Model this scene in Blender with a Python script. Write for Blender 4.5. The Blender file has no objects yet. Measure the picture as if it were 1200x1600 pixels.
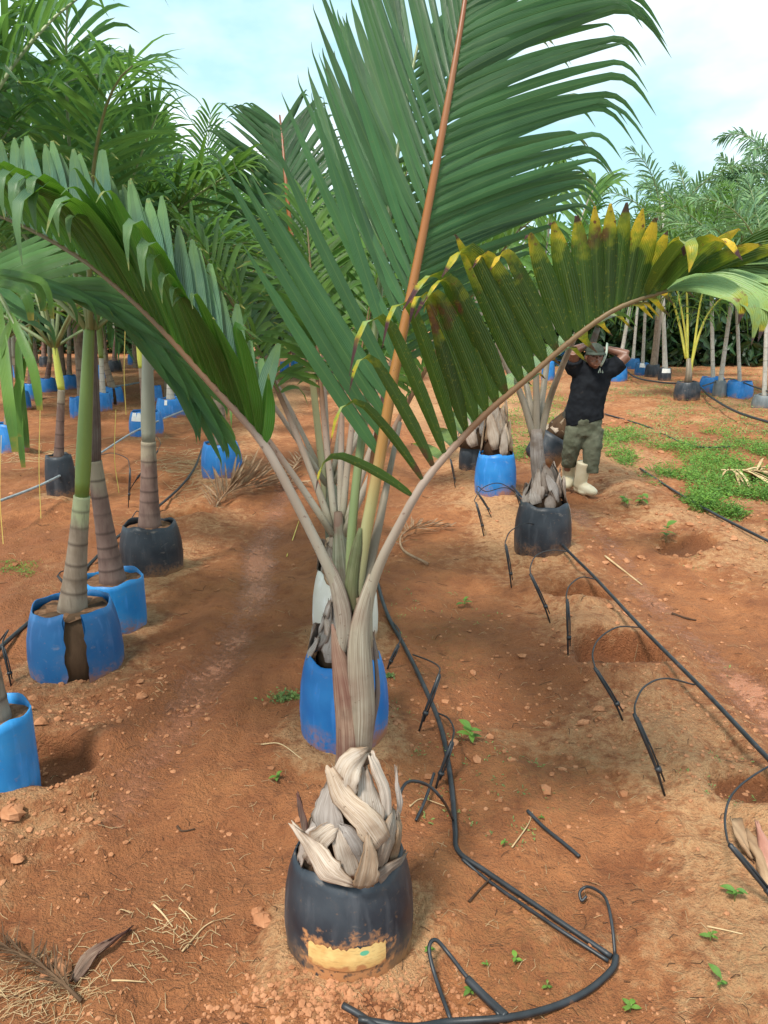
import bpy, math, random
import numpy as np
from mathutils import Vector

R = math.radians
random.seed(7)
RNG = np.random.default_rng(11)
scene = bpy.context.scene
COL = scene.collection

# ------------------------------------------------------------------ camera
CAM = np.array([0.0, 0.0, 1.8])
PITCH = R(14.5)
cam_data = bpy.data.cameras.new("camera")
cam = bpy.data.objects.new("camera", cam_data)
COL.objects.link(cam)
cam.location = CAM
cam.rotation_euler = (R(90) - PITCH, 0, 0)
cam_data.sensor_width = 36
cam_data.lens = 27.0
cam_data.clip_start = 0.05
cam_data.clip_end = 3000
scene.camera = cam

# ------------------------------------------------------------------ world
world = bpy.data.worlds.new("World")
scene.world = world
world.use_nodes = True
nt = world.node_tree
nt.nodes.clear()
SUN_EL, SUN_AZ = R(58), R(215)
sky = nt.nodes.new("ShaderNodeTexSky")
sky.sky_type = 'NISHITA'
sky.sun_disc = False
sky.sun_elevation = SUN_EL
sky.sun_rotation = SUN_AZ
bg1 = nt.nodes.new("ShaderNodeBackground"); bg1.inputs[1].default_value = 0.12
bg2 = nt.nodes.new("ShaderNodeBackground"); bg2.inputs[1].default_value = 1.0
tc = nt.nodes.new("ShaderNodeTexCoord")
mp = nt.nodes.new("ShaderNodeMapping"); mp.inputs["Scale"].default_value = (1.6, 1.6, 3.4)
mp.inputs["Location"].default_value = (0.35, 0.1, 0.4)
n1 = nt.nodes.new("ShaderNodeTexNoise"); n1.inputs["Scale"].default_value = 1.6
n1.inputs["Detail"].default_value = 6; n1.inputs["Roughness"].default_value = 0.5
r1 = nt.nodes.new("ShaderNodeValToRGB")
r1.color_ramp.elements[0].position = 0.42; r1.color_ramp.elements[0].color = (0.33, 0.53, 0.58, 1)
r1.color_ramp.elements[1].position = 0.62; r1.color_ramp.elements[1].color = (0.80, 0.83, 0.83, 1)
mx = nt.nodes.new("ShaderNodeMixShader"); mx.inputs[0].default_value = 0.85
outw = nt.nodes.new("ShaderNodeOutputWorld")
L = nt.links.new
L(tc.outputs["Generated"], mp.inputs[0]); L(mp.outputs[0], n1.inputs["Vector"])
L(n1.outputs["Fac"], r1.inputs[0]); L(r1.outputs[0], bg2.inputs[0]); L(sky.outputs[0], bg1.inputs[0])
L(bg1.outputs[0], mx.inputs[1]); L(bg2.outputs[0], mx.inputs[2]); L(mx.outputs[0], outw.inputs[0])

sd = bpy.data.lights.new("sun", 'SUN')
sd.energy = 2.6
sd.angle = R(10)
sd.color = (1.0, 0.95, 0.86)
sun = bpy.data.objects.new("sun", sd)
COL.objects.link(sun)
sv = Vector((math.sin(SUN_AZ) * math.cos(SUN_EL), math.cos(SUN_AZ) * math.cos(SUN_EL), math.sin(SUN_EL)))
sun.rotation_euler = sv.to_track_quat('Z', 'Y').to_euler()

vs = scene.view_settings
scene.display_settings.display_device = 'sRGB'
vs.view_transform = 'Standard'
vs.look = 'None'
vs.exposure = 0.95
vs.gamma = 1.0
vs.use_curve_mapping = False

# ------------------------------------------------------------------ pixel -> world
cp, sp = math.cos(PITCH), math.sin(PITCH)
def ray(px, py):
    dx = (px - 600) / 1200.0; dy = (800 - py) / 1200.0
    return np.array([dx, cp + dy * sp, -sp + dy * cp])
def at(px, py, Y):
    d = ray(px, py)
    return CAM + d * (Y / d[1])
def flat(px, py, z=0.0):
    d = ray(px, py)
    return CAM + d * ((z - CAM[2]) / d[2])

# ------------------------------------------------------------------ numpy noise
def _h(ix, iy, s):
    h = (ix * 374761393 + iy * 668265263 + s * 1442695041) & 0xffffffff
    h = ((h ^ (h >> 13)) * 1274126177) & 0xffffffff
    return ((h ^ (h >> 16)) & 0xffff) / 65535.0
def vnoise(x, y, s=0):
    x = np.asarray(x, float); y = np.asarray(y, float)
    ix = np.floor(x).astype(np.int64); iy = np.floor(y).astype(np.int64)
    fx = x - ix; fy = y - iy
    fx = fx * fx * (3 - 2 * fx); fy = fy * fy * (3 - 2 * fy)
    a = _h(ix, iy, s); b = _h(ix + 1, iy, s); c = _h(ix, iy + 1, s); d = _h(ix + 1, iy + 1, s)
    return (a * (1 - fx) + b * fx) * (1 - fy) + (c * (1 - fx) + d * fx) * fy
def fbm(x, y, o=4, s=0):
    t = 0; a = 0.5; f = 1
    for k in range(o):
        t = t + a * (vnoise(x * f + 17.3 * k, y * f - 9.1 * k, s + k) - 0.5) * 2
        a *= 0.5; f *= 2.03
    return t
def ss(a, b, x):
    t = np.clip((x - a) / (b - a), 0, 1)
    return t * t * (3 - 2 * t)
def polydist(x, y, pts):
    d = np.full(np.shape(x), 1e9)
    for (ax, ay), (bx, by) in zip(pts[:-1], pts[1:]):
        vx, vy = bx - ax, by - ay
        t = np.clip(((x - ax) * vx + (y - ay) * vy) / (vx * vx + vy * vy), 0, 1)
        d = np.minimum(d, np.hypot(x - ax - t * vx, y - ay - t * vy))
    return d

# pots: px, py (front bottom), width px -> world centre & radius.
def potpos(px, py, wpx):
    p = flat(px, py)
    zc = p[1] * cp + 1.8 * sp
    r = 0.5 * wpx * (zc * 1.03) / 1200.0
    return p[0] * (p[1] + r) / p[1], p[1] + r, r

# name: (px, py, width, height, colour, label)
POTS = [
 ("main", 547, 1534, 203, .285, "black", "black drum pot with a torn yellowish label, holding the nearest palm"),
 ("c2", 539, 1180, 138, .33, "blue", "bright blue drum pot directly behind the nearest palm"),
 ("c3", 540, 1008, 101, .36, "white", "white drum pot behind the bright blue one in the middle row"),
 ("l0", 4, 1248, 118, .37, "sky", "light blue drum pot cut by the left edge of the photo"),
 ("l1", 125, 1068, 140, .36, "navy", "blue drum pot with a split side showing dark roots"),
 ("l2", 185, 995, 92, .30, "sky", "blue drum pot just behind the split blue pot"),
 ("l3", 240, 903, 93, .33, "black", "black drum pot under the grey ringed palm in the left row"),
 ("l4", 348, 748, 62, .34, "blue", "blue pot beside the fallen brown frond at the end of the left row"),
 ("b1", 20, 711, 50, .34, "blue", "low blue pot at the left edge holding a grey flared trunk"),
 ("b2", 98, 776, 44, .40, "black", "black bag pot of the palm with the yellow crownshaft"),
 ("b3", 230, 683, 50, .34, "blue", "blue pot with a white paper label on its left side"),
 ("b4", 268, 652, 44, .30, "blue", "blue pot with a small torn white sticker"),
 ("b5", 163, 642, 24, .32, "blue", "narrow blue pot just right of the brown sheathed trunk"),
 ("b6", 178, 633, 30, .32, "blue", "cracked blue pot behind the narrow one in the second row"),
 ("b7", 122, 652, 22, .32, "blue", "blue pot half hidden left of the green trunk"),
 ("b8", 35, 639, 26, .32, "blue", "blue pot with a white patch at far left"),
 ("b9", 51, 628, 26, .34, "blue", "blue pot behind the white patched one at far left"),
 ("b10", 76, 613, 26, .33, "blue", "dusty blue pot left of the yellow crownshaft"),
 ("b11", 110, 608, 22, .34, "blue", "far blue pot right of the yellow crownshaft"),
 ("b12", 161, 590, 20, .40, "blue", "distant tall blue pot in the shade of the left rows"),
 ("b13", 180, 579, 20, .36, "black", "distant black pot in the shade beside a tall blue one"),
 ("b14", 207, 569, 13, .36, "blue", "distant slim blue pot near the yellow stem"),
 ("b15", 258, 582, 14, .34, "blue", "distant blue pot right of the grey ringed trunk"),
 ("b16", 281, 620, 17, .22, "blue", "small blue pot peeping out behind the sticker pot"),
 ("b19", 140, 566, 15, .36, "black", "far black pot just left of the tall blue one in the shade"),
 ("b20", 225, 560, 13, .36, "black", "far black pot beside the slim distant blue pot"),
 ("b21", 30, 588, 17, .36, "blue", "far blue pot high at the left edge among dark trunks"),
 ("b22", 70, 572, 15, .36, "black", "far black pot above the dusty blue one at left"),
 ("b23", 300, 600, 20, .34, "black", "far black pot half behind the arching frond"),
 ("b24", 245, 628, 18, .3, "blue", "far blue pot between the paper label pot and the sticker pot"),
 ("b17", 445, 580, 15, .34, "blue", "far blue pot seen between fronds left of the centre row"),
 ("b18", 461, 578, 13, .34, "blue", "far blue pot just right of its twin between the fronds"),
 ("r1", 846, 870, 86, .36, "black", "black drum pot with a pale scrape, beside the taut hose"),
 ("r2", 773, 776, 63, .37, "blue", "blue drum pot with orange soil splashed on its base in the right row"),
 ("r3", 737, 735, 40, .30, "black", "black pot behind the blue one in the right row"),
 ("r4", 1072, 628, 38, .36, "black", "black pot of the young yellow stemmed palm"),
 ("r5", 1112, 612, 38, .32, "blue", "blue pot left of the slim grey one at right"),
 ("r6", 1123, 621, 20, .34, "grey", "slim grey pot wedged between two blue pots"),
 ("r7", 1153, 624, 40, .36, "blue", "blue pot with a dusty smear on the far right row"),
 ("r8", 1192, 638, 34, .26, "grey", "grey pot cut by the right edge"),
 ("r9", 966, 593, 26, .40, "blue", "bright blue pot beside the worker's raised elbow"),
 ("r10", 988, 575, 22, .34, "navy", "dark blue pot in the shaded cluster right of the worker"),
 ("r11", 1003, 583, 22, .36, "navy", "dark blue pot with a white paper label"),
 ("r12", 1019, 587, 22, .36, "black", "black pot between two labelled pots"),
 ("r13", 1038, 592, 19, .36, "black", "black pot with a white label on its rim"),
 ("r14", 1063, 527, 14, .55, "teal", "faded teal pot standing far across the orange soil"),
 ("r15", 1191, 527, 16, .60, "blue", "far blue pot at the right edge of the orange band"),
 ("r16", 1163, 527, 14, .50, "grey", "far grey pot near the right edge of the orange band"),
 ("r17", 856, 592, 20, .50, "blue", "blue pot in the weeds left of the worker"),
 ("r18", 874, 571, 20, .50, "blue", "blue pot behind the worker's shoulder"),
]
PD = {}
for k, px, py, w, h, c, lab in POTS:
    PD[k] = potpos(px, py, w)

HOLES = [(905, 925, .23, .13), (968, 1012, .25, .16), (1175, 1235, .15, .05), (60, 1190, .25, .08), (300, 800, .22, .10),
         (215, 745, .25, .12), (1075, 850, .22, .04), (455, 710, .2, .05)]
HO = [(flat(a, b)[0], flat(a, b)[1], r, d) for a, b, r, d in HOLES]
CLAY_L = [tuple(flat(a, b)[:2]) for a, b in [(455, 740), (425, 800), (405, 860), (402, 930), (345, 1030), (260, 1150), (190, 1240)]]
CLAY_R = [tuple(flat(a, b)[:2]) for a, b in [(900, 790), (960, 850), (1010, 920), (1060, 960), (1120, 1020), (1200, 1100), (1290, 1200)]]

def gz(x, y):
    x = np.asarray(x, float); y = np.asarray(y, float)
    u = x + 0.05 * y
    near = 1 - ss(14, 40, y)
    z = 0.03 * fbm(x * .9, y * .9, 3, 3)
    rows = [-1.42, 0.0, 1.5, 3.1, -3.1]
    rg = 0
    for r in rows:
        rg = rg + np.exp(-((u - r) / 0.36) ** 2)
    z = z + near * (0.055 * rg - 0.05)
    z = z + (0.034 * fbm(x * 4, y * 4, 5, 20) + 0.024 * np.abs(fbm(x * 9, y * 9, 4, 40)) + 0.008 * fbm(x * 30, y * 30, 3, 45)) * (1 - ss(15, 30, y))
    z = z + near * (0.065 * fbm(x * 1.9 + 5, y * 1.4, 3, 61) + 0.034 * fbm(x * 5.5, y * 1.3, 3, 63)) - .012
    dl = np.minimum(polydist(x, y, CLAY_L), polydist(x, y, CLAY_R))
    w = np.exp(-(dl / 0.11) ** 2)
    z = z * (1 - 0.75 * w) - 0.035 * w + 0.02 * np.exp(-((dl - .2) / .07) ** 2)
    for k, (cx, cy, r) in PD.items():
        if cy > 20: continue
        d = np.hypot(x - cx, y - cy)
        z = z + 0.02 * np.exp(-(np.maximum(d - r, 0) / 0.13) ** 2)
    for cx, cy, r, dep in HO:
        d = np.hypot((x - cx), (y - cy) * 1.15) * (1 + .35 * fbm(x * 4, y * 4, 4, 77))
        z = z - dep * (1 - ss(r * .82, r * 1.02, d)) + 0.035 * np.exp(-((d - r * 1.35) / .1) ** 2)
    return z
def gz1(x, y):
    return float(gz(np.array([x]), np.array([y]))[0])
for _it in range(3):
    _new = {}
    for k, px, py, w, h, c, lab in POTS:
        if PD[k][1] > 20: _new[k] = PD[k]; continue
        zg = gz1(PD[k][0], PD[k][1] - PD[k][2])
        p = flat(px, py, zg); zc = p[1] * cp + (1.8 - zg) * sp; r = 0.5 * w * (zc * 1.03) / 1200.0
        _new[k] = (p[0] * (p[1] + r) / p[1], p[1] + r, r)
    PD = _new
def ground(px, py, dz=0.0):
    z = 0.0
    for _ in range(5):
        p = flat(px, py, z)
        z = 0.5 * z + 0.5 * gz1(p[0], p[1])
    p = flat(px, py, z)
    return np.array([p[0], p[1], gz1(p[0], p[1]) + dz])

# ------------------------------------------------------------------ material helpers
class NB:
    def __init__(s, name):
        s.m = bpy.data.materials.new(name); s.m.use_nodes = True
        s.t = s.m.node_tree; s.t.nodes.clear()
        s.out = s.t.nodes.new("ShaderNodeOutputMaterial")
    def n(s, typ, **kw):
        nd = s.t.nodes.new("ShaderNode" + typ)
        for k, v in kw.items(): setattr(nd, k, v)
        return nd
    def l(s, a, b): s.t.links.new(a, b)
    def set(s, sock, v):
        if hasattr(v, "is_linked") or isinstance(v, bpy.types.NodeSocket): s.l(v, sock)
        else: sock.default_value = v
    def noise(s, scale, detail=3, vec=None, rough=.5, mapping=None):
        nd = s.n("TexNoise"); nd.inputs["Scale"].default_value = scale
        nd.inputs["Detail"].default_value = detail; nd.inputs["Roughness"].default_value = rough
        v = vec if vec is not None else s.obj()
        if mapping:
            m = s.n("Mapping"); m.inputs["Scale"].default_value = mapping; s.l(v, m.inputs[0]); v = m.outputs[0]
        s.l(v, nd.inputs["Vector"])
        return nd.outputs["Fac"]
    def obj(s):
        if not hasattr(s, "_tc"): s._tc = s.n("TexCoord")
        return s._tc.outputs["Object"]
    def geo(s):
        if not hasattr(s, "_g"): s._g = s.n("NewGeometry")
        return s._g
    def attr(s, name):
        a = s.n("Attribute"); a.attribute_name = name
        sp_ = s.n("SeparateColor"); s.l(a.outputs["Color"], sp_.inputs[0])
        return sp_.outputs[0], sp_.outputs[1], sp_.outputs[2], a.outputs["Alpha"]
    def ramp(s, fac, stops):
        r = s.n("ValToRGB"); e = r.color_ramp.elements
        while len(e) < len(stops): e.new(0.5)
        for i, (p, c) in enumerate(stops):
            e[i].position = p; e[i].color = (*c, 1) if len(c) == 3 else c
        s.l(fac, r.inputs[0]); return r.outputs[0]
    def math(s, op, a, b=0.0, clamp=False):
        m = s.n("Math"); m.operation = op; m.use_clamp = clamp
        s.set(m.inputs[0], a); s.set(m.inputs[1], b); return m.outputs[0]
    def mr(s, v, a, b, c=0.0, d=1.0):
        m = s.n("MapRange"); s.set(m.inputs[0], v)
        for i, q in enumerate((a, b, c, d)): m.inputs[i + 1].default_value = q
        return m.outputs[0]
    def mix(s, f, a, b, mode='MIX'):
        m = s.n("Mix"); m.data_type = 'RGBA'; m.blend_type = mode
        s.set(m.inputs[0], f)
        for sock, v in ((m.inputs[6], a), (m.inputs[7], b)):
            if isinstance(v, tuple): sock.default_value = (*v, 1) if len(v) == 3 else v
            else: s.l(v, sock)
        return m.outputs[2]
    def bump(s, h, strength=.3, dist=.01):
        b = s.n("Bump"); b.inputs["Strength"].default_value = strength; b.inputs["Distance"].default_value = dist
        s.l(h, b.inputs["Height"]); return b.outputs[0]
    def bsdf(s, col, rough=.6, spec=.5, normal=None):
        b = s.n("BsdfPrincipled")
        s.set(b.inputs["Base Color"], col if not isinstance(col, tuple) else (*col, 1))
        s.set(b.inputs["Roughness"], rough); b.inputs["Specular IOR Level"].default_value = spec
        if normal is not None: s.l(normal, b.inputs["Normal"])
        return b
    def done(s, shader):
        s.l(shader, s.out.inputs[0]); return s.m

MAT = {}
def leaf_mat(name, top, under, dry=(.35, .26, .05), tip=.93, trans=.35, rough=.37, tl=None, spotted=False):
    b = NB(name)
    u, v, r, a = b.attr("lf")
    geo = b.geo()
    n = b.noise(9, 3, geo.outputs["Position"])
    var = b.math('ADD', b.mr(r, 0, 1, .72, 1.25), b.mr(n, .3, .7, -.14, .14))
    ct = b.mix(b.mr(n, .35, .7), top, tuple(c * q for c, q in zip(top, (1.5, 1.2, .9))))
    if name == 'leaf_keeled': ct = b.mix(b.mr(u, .62, .85), ct, (.12, .22, .08))
    base = b.mix(geo.outputs["Backfacing"], ct, under)
    hs = b.n("HueSaturation"); b.l(var, hs.inputs["Value"]); b.l(base, hs.inputs["Color"])
    col = hs.outputs[0]
    # pale midrib line
    mid = b.math('LESS_THAN', b.math('ABSOLUTE', b.math('SUBTRACT', v, .5)), .045)
    col = b.mix(b.math('MULTIPLY', mid, .16), col, (.22, .30, .07))
    n2 = b.noise(34, 3, geo.outputs["Position"])
    if spotted:
        # alpha carries how far the leaflet has yellowed
        q = b.math('ADD', b.math('ADD', u, b.mr(n2, .3, .7, -.12, .12)), b.math('MULTIPLY', a, .42))
        col = b.mix(b.mr(q, .80, 1.0), col, (.30, .32, .015))
        col = b.mix(b.mr(q, .97, 1.12), col, (.70, .46, .03))
        n3 = b.noise(60, 2, geo.outputs["Position"])
        sp1 = b.math('MULTIPLY', b.mr(n3, .64, .70), b.mr(q, .72, 1.05))
        col = b.mix(sp1, col, (.16, .03, .02))
        n4 = b.noise(8, 2, geo.outputs["Position"])
        sp2 = b.math('MULTIPLY', b.mr(n4, .61, .66), b.mr(n3, .3, .5))
        col = b.mix(b.math('MULTIPLY', sp2, .85), col, (.11, .02, .018))
        col = b.mix(b.mr(b.math('ADD', u, b.mr(r, 0, 1, -.06, .09)), .945, .965), col, (.075, .02, .03))
        # small yellow flecks all over
        n5 = b.noise(150, 1, geo.outputs["Position"])
        col = b.mix(b.math('MULTIPLY', b.mr(n5, .62, .72), .4), col, (.25, .24, .02))
    else:
        q = b.math('ADD', b.math('ADD', u, b.mr(n2, .3, .7, -.05, .05)), b.math('MULTIPLY', a, .4))
        col = b.mix(b.mr(q, tip, tip + .07), col, dry)
        sp1 = b.math('MULTIPLY', b.mr(n2, .70, .76), b.mr(r, .5, 1))
        col = b.mix(b.math('MULTIPLY', sp1, .6), col, (.17, .10, .03))
    w = b.math('SINE', b.math('MULTIPLY', v, 60))
    nor = b.bump(b.math('ADD', b.math('MULTIPLY', w, .6), b.math('MULTIPLY', n2, .8)), .5, .002)
    rr = b.math('ADD', rough, b.mr(n, .3, .7, -.06, .12))
    p = b.bsdf(col, rr, .5, nor)
    tr = b.n("BsdfTranslucent")
    tcol = b.mix(.55, col, tl or (.16, .30, .03))
    b.l(tcol, tr.inputs[0])
    m = b.n("MixShader"); m.inputs[0].default_value = trans
    b.l(p.outputs[0], m.inputs[1]); b.l(tr.outputs[0], m.inputs[2])
    MAT[name] = b.done(m.outputs[0])

leaf_mat("leaf_deep", (.034, .112, .050), (.046, .128, .042), tip=.97, dry=(.22, .20, .10), trans=.36)
leaf_mat("leaf_keeled", (.062, .145, .100), (.034, .115, .010), tip=.95, dry=(.42, .38, .12), trans=.36, tl=(.14, .30, .02))
leaf_mat("leaf_spotted", (.17, .30, .12), (.034, .082, .008), trans=.30, spotted=True, tl=(.18, .24, .02))
leaf_mat("leaf_nursery", (.065, .18, .072), (.10, .235, .07), tip=.95, trans=.45)
leaf_mat("leaf_fresh", (.09, .21, .045), (.11, .23, .05), tip=.93, trans=.4)
leaf_mat("leaf_feather", (.13, .26, .13), (.16, .29, .16), tip=.97, trans=.3)
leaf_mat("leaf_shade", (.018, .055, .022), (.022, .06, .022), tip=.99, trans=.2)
leaf_mat("leaf_weed", (.13, .30, .05), (.15, .30, .07), tip=.98, trans=.35, rough=.55)
leaf_mat("leaf_weed_pale", (.20, .34, .12), (.2, .32, .12), tip=.98, trans=.3, rough=.6)

def simple(name, c1, c2, scale=8, rough=.6, spec=.4, bumps=.2, bd=.003, mapping=None, c3=None, detail=4):
    b = NB(name)
    n = b.noise(scale, detail, mapping=mapping)
    stops = [(.3, c1), (.68, c2)]
    if c3: stops.append((.74 if name.startswith('hose') else .8, c3))
    col = b.ramp(n, stops)
    n2 = b.noise(scale * 6, 3, mapping=mapping)
    MAT[name] = b.done(b.bsdf(col, rough, spec, b.bump(n2, bumps, bd)).outputs[0])
simple("husk_dark", (.05, .028, .018), (.14, .085, .05), 10, .9, .1, .6, .006, (1, 1, .15))
simple("petiole_grey", (.13, .105, .07), (.27, .225, .17), 14, .5, .4, .2, .002, (1, 1, .12), (.24, .12, .09))
simple("petiole_green", (.13, .17, .06), (.24, .27, .12), 9, .45, .5, .15, .002, (1, 1, .15))
simple("petiole_yellow", (.42, .42, .05), (.55, .50, .09), 9, .45, .5, .1, .002)
simple("hose_black", (.010, .012, .014), (.028, .032, .038), 16, .45, .5, .25, .001, None, (.16, .075, .04))
simple("hose_grey", (.22, .25, .27), (.36, .40, .42), 30, .5, .4, .1, .001)
simple("pipe_pale", (.28, .42, .40), (.4, .5, .48), 10, .5, .4, .1, .001)
simple("dead_leaf", (.22, .12, .07), (.42, .29, .18), 12, .85, .15, .3, .002)
simple("straw", (.40, .26, .13), (.60, .45, .26), 9, .8, .2, .2, .001)
simple("straw_yellow", (.55, .40, .08), (.62, .50, .16), 9, .7, .2, .2, .001)
simple("dark_stick", (.03, .018, .012), (.09, .05, .03), 9, .85, .2, .3, .002)
simple("skin", (.15, .065, .04), (.21, .095, .06), 20, .45, .5, .05, .001)
simple("shirt_fabric", (.005, .006, .009), (.014, .016, .02), 9, .85, .15, .3, .004, None, (.07, .055, .05))
simple("trouser_fabric", (.065, .07, .045), (.13, .135, .095), 9, .9, .1, .5, .008, None, (.17, .12, .07))
simple("rubber_boot", (.50, .42, .27), (.62, .55, .40), 9, .5, .4, .1, .002, None, (.36, .19, .09))
simple("cap_fabric", (.035, .045, .035), (.07, .08, .065), 20, .85, .1, .2, .002)
simple("pale_cloth", (.30, .36, .30), (.42, .46, .38), 20, .85, .1, .2, .002)
simple("sticker", (.7, .7, .66), (.82, .82, .8), 20, .6, .3, .05, .001, None, (.5, .42, .3))
simple("far_brick", (.40, .16, .09), (.5, .24, .14), 2, .9, .1, .2, .01)
simple("far_dark", (.012, .02, .012), (.03, .05, .025), 1.2, .9, .05, .3, .03)
simple("stone", (.30, .125, .058), (.48, .235, .125), 14, .95, .05, .5, .004)
simple("weed_stem", (.16, .2, .06), (.25, .25, .1), 20, .7, .2, .1, .001)
simple("fibre", (.20, .115, .065), (.42, .28, .17), 22, .9, .1, .5, .004, (1, .2, 1))
simple("pink_root", (.32, .14, .10), (.46, .24, .18), 22, .7, .2, .3, .002, (1, .2, 1))

def petiole_orange():
    b = NB("petiole_orange")
    u, v, r, a = b.attr("lf")
    n = b.noise(14, 4, mapping=(1, 1, .12))
    c = b.ramp(u, [(0, (.30, .29, .17)), (.22, (.30, .26, .10)), (.30, (.34, .16, .035)), (.45, (.33, .115, .022)), (1, (.15, .035, .014))])
    c = b.mix(b.math('MULTIPLY', b.mr(n, .4, .7, 0, .5), b.mr(u, .2, .4, 1, .15)), c, (.30, .33, .20), 'MIX')
    c = b.mix(b.mr(b.noise(60, 2), .68, .74, 0, .6), c, (.1, .05, .02))
    MAT["petiole_orange"] = b.done(b.bsdf(c, .42, .5, b.bump(n, .2, .002)).outputs[0])
petiole_orange()
def petiole_brown():
    b = NB("petiole_brown")
    u, v, r, a = b.attr("lf")
    n = b.noise(16, 4, mapping=(1, 1, .2))
    c = b.ramp(u, [(0, (.20, .19, .12)), (.12, (.27, .23, .17)), (.3, (.30, .20, .15)), (.42, (.20, .10, .05)), (1, (.10, .085, .02))])
    c = b.mix(b.math('MULTIPLY', b.mr(n, .35, .7, 0, .5), b.mr(u, .2, .45, 1, .1)), c, (.36, .34, .29), 'MIX')
    c = b.mix(b.mr(b.noise(70, 2), .66, .72, 0, .7), c, (.12, .06, .04))
    MAT["petiole_brown"] = b.done(b.bsdf(c, .5, .4, b.bump(n, .25, .002)).outputs[0])
petiole_brown()

def sheath_mat(name, c1, c2, c3, edge):
    b = NB(name)
    u, v, r, a = b.attr("lf")
    cmb = b.n("CombineXYZ"); b.l(b.math('MULTIPLY', v, 30), cmb.inputs[0]); b.l(b.math('MULTIPLY', u, 3.0), cmb.inputs[1]); b.l(b.math('MULTIPLY', r, 9), cmb.inputs[2])
    n = b.noise(1.0, 5, cmb.outputs[0])
    n2 = b.noise(13, 4)
    c = b.ramp(n, [(.3, c1), (.52, c2), (.72, c3)])
    c = b.mix(b.mr(n2, .5, .75, 0, .55), c, tuple(x * .55 for x in c1))
    n7 = b.noise(6, 3)
    c = b.mix(b.mr(n7, .45, .7, 0, .65), c, edge)
    hs = b.n("HueSaturation"); b.l(b.mr(r, 0, 1, .62, 1.12), hs.inputs["Value"]); b.l(b.mr(b.math('FRACT', b.math('MULTIPLY', r, 7.3)), 0, 1, .7, 1.35), hs.inputs["Saturation"]); b.l(c, hs.inputs["Color"]); c = hs.outputs[0]
    e = b.math('ABSOLUTE', b.math('SUBTRACT', v, .5))
    c = b.mix(b.math('MULTIPLY', b.mr(b.math('ADD', e, b.mr(n2, .3, .7, -.05, .05)), .38, .50), .75, True), c, edge)
    c = b.mix(b.mr(b.math('ADD', u, b.mr(n2, .3, .7, -.3, .2)), .82, 1.0, 0, .5), c, edge)
    c = b.mix(b.mr(b.noise(90, 2), .68, .73, 0, .6), c, (.10, .06, .035))
    nor = b.bump(n, .28, .0025)
    MAT[name] = b.done(b.bsdf(c, .75, .25, nor).outputs[0])
sheath_mat("husk", (.30, .20, .13), (.46, .36, .27), (.56, .47, .39), (.20, .115, .06))
sheath_mat("husk_grey", (.30, .24, .20), (.40, .34, .30), (.52, .45, .40), (.14, .09, .06))
sheath_mat("sheath_live", (.15, .115, .08), (.27, .23, .17), (.36, .33, .27), (.14, .07, .05))
sheath_mat("sheath_green", (.10, .11, .06), (.17, .19, .11), (.25, .26, .18), (.12, .05, .04))
sheath_mat("sheath_brown", (.14, .08, .06), (.24, .16, .12), (.34, .27, .21), (.11, .04, .035))

def pot_mat(name, base, light, dirt=(.40, .17, .07), gloss=.36, smear=False):
    b = NB(name)
    sx = b.n("SeparateXYZ"); b.l(b.obj(), sx.inputs[0]); z = sx.outputs[2]
    n = b.noise(7, 5); n2 = b.noise(60, 4); n3 = b.noise(22, 5, mapping=(1, 1, .15))
    c = b.mix(b.mr(n, .35, .7), base, light)
    # scratches
    c = b.mix(b.mr(n3, .54, .68, 0, .5), c, tuple(min(1, x * 1.5 + .06) for x in base))
    q = b.math('ADD', z, b.mr(n, .25, .75, .09, -.09))
    c = b.mix(b.math('MULTIPLY', b.mr(q, .13, -.01), b.mr(n2, .35, .6)), c, dirt)
    c = b.mix(b.mr(q, .05, .0), c, dirt)
    c = b.mix(b.math('MULTIPLY', b.mr(n2, .64, .76), .25), c, dirt)
    c = b.mix(b.math('MULTIPLY', b.mr(b.noise(3.5, 6, rough=.7), .5, .72), .45), c, tuple(x * .35 + y * .35 for x, y in zip(base, dirt)))
    c = b.mix(b.mr(b.noise(26, 4, mapping=(.6, .6, 1.2)), .64, .74, 0, .22), c, (.45, .36, .28))
    if smear:
        e = b.math('ADD', b.math('ABSOLUTE', sx.outputs[0]), b.mr(b.noise(40, 5), .3, .7, -.025, .03))
        m1 = b.math('MULTIPLY', b.math('MULTIPLY', b.mr(e, .125, .105), b.math('LESS_THAN', sx.outputs[1], 0)), b.mr(b.math('ADD', z, b.mr(b.noise(35, 5), .3, .7, -.03, .03)), .20, .17), True)
        c = b.mix(b.math('MULTIPLY', m1, b.mr(b.noise(75, 4), .36, .48)), c, (.46, .21, .09))
    MAT[name] = b.done(b.bsdf(c, b.mr(n, .3, .7, gloss, gloss + .25), .45, b.bump(n3, .12, .002)).outputs[0])
pot_mat("pot_black", (.012, .017, .025), (.035, .045, .058), (.30, .15, .07))
pot_mat("pot_black_smeared", (.014, .019, .028), (.04, .05, .063), (.34, .18, .08), smear=True)
pot_mat("pot_blue", (.008, .15, .46), (.02, .215, .56))
pot_mat("pot_navy", (.008, .10, .28), (.014, .145, .36))
pot_mat("pot_sky", (.012, .20, .52), (.03, .27, .60))
pot_mat("pot_white", (.74, .72, .62), (.82, .80, .72), (.42, .24, .12))
pot_mat("pot_grey", (.10, .12, .13), (.17, .19, .20))
pot_mat("pot_teal", (.10, .36, .38), (.16, .42, .42))

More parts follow.
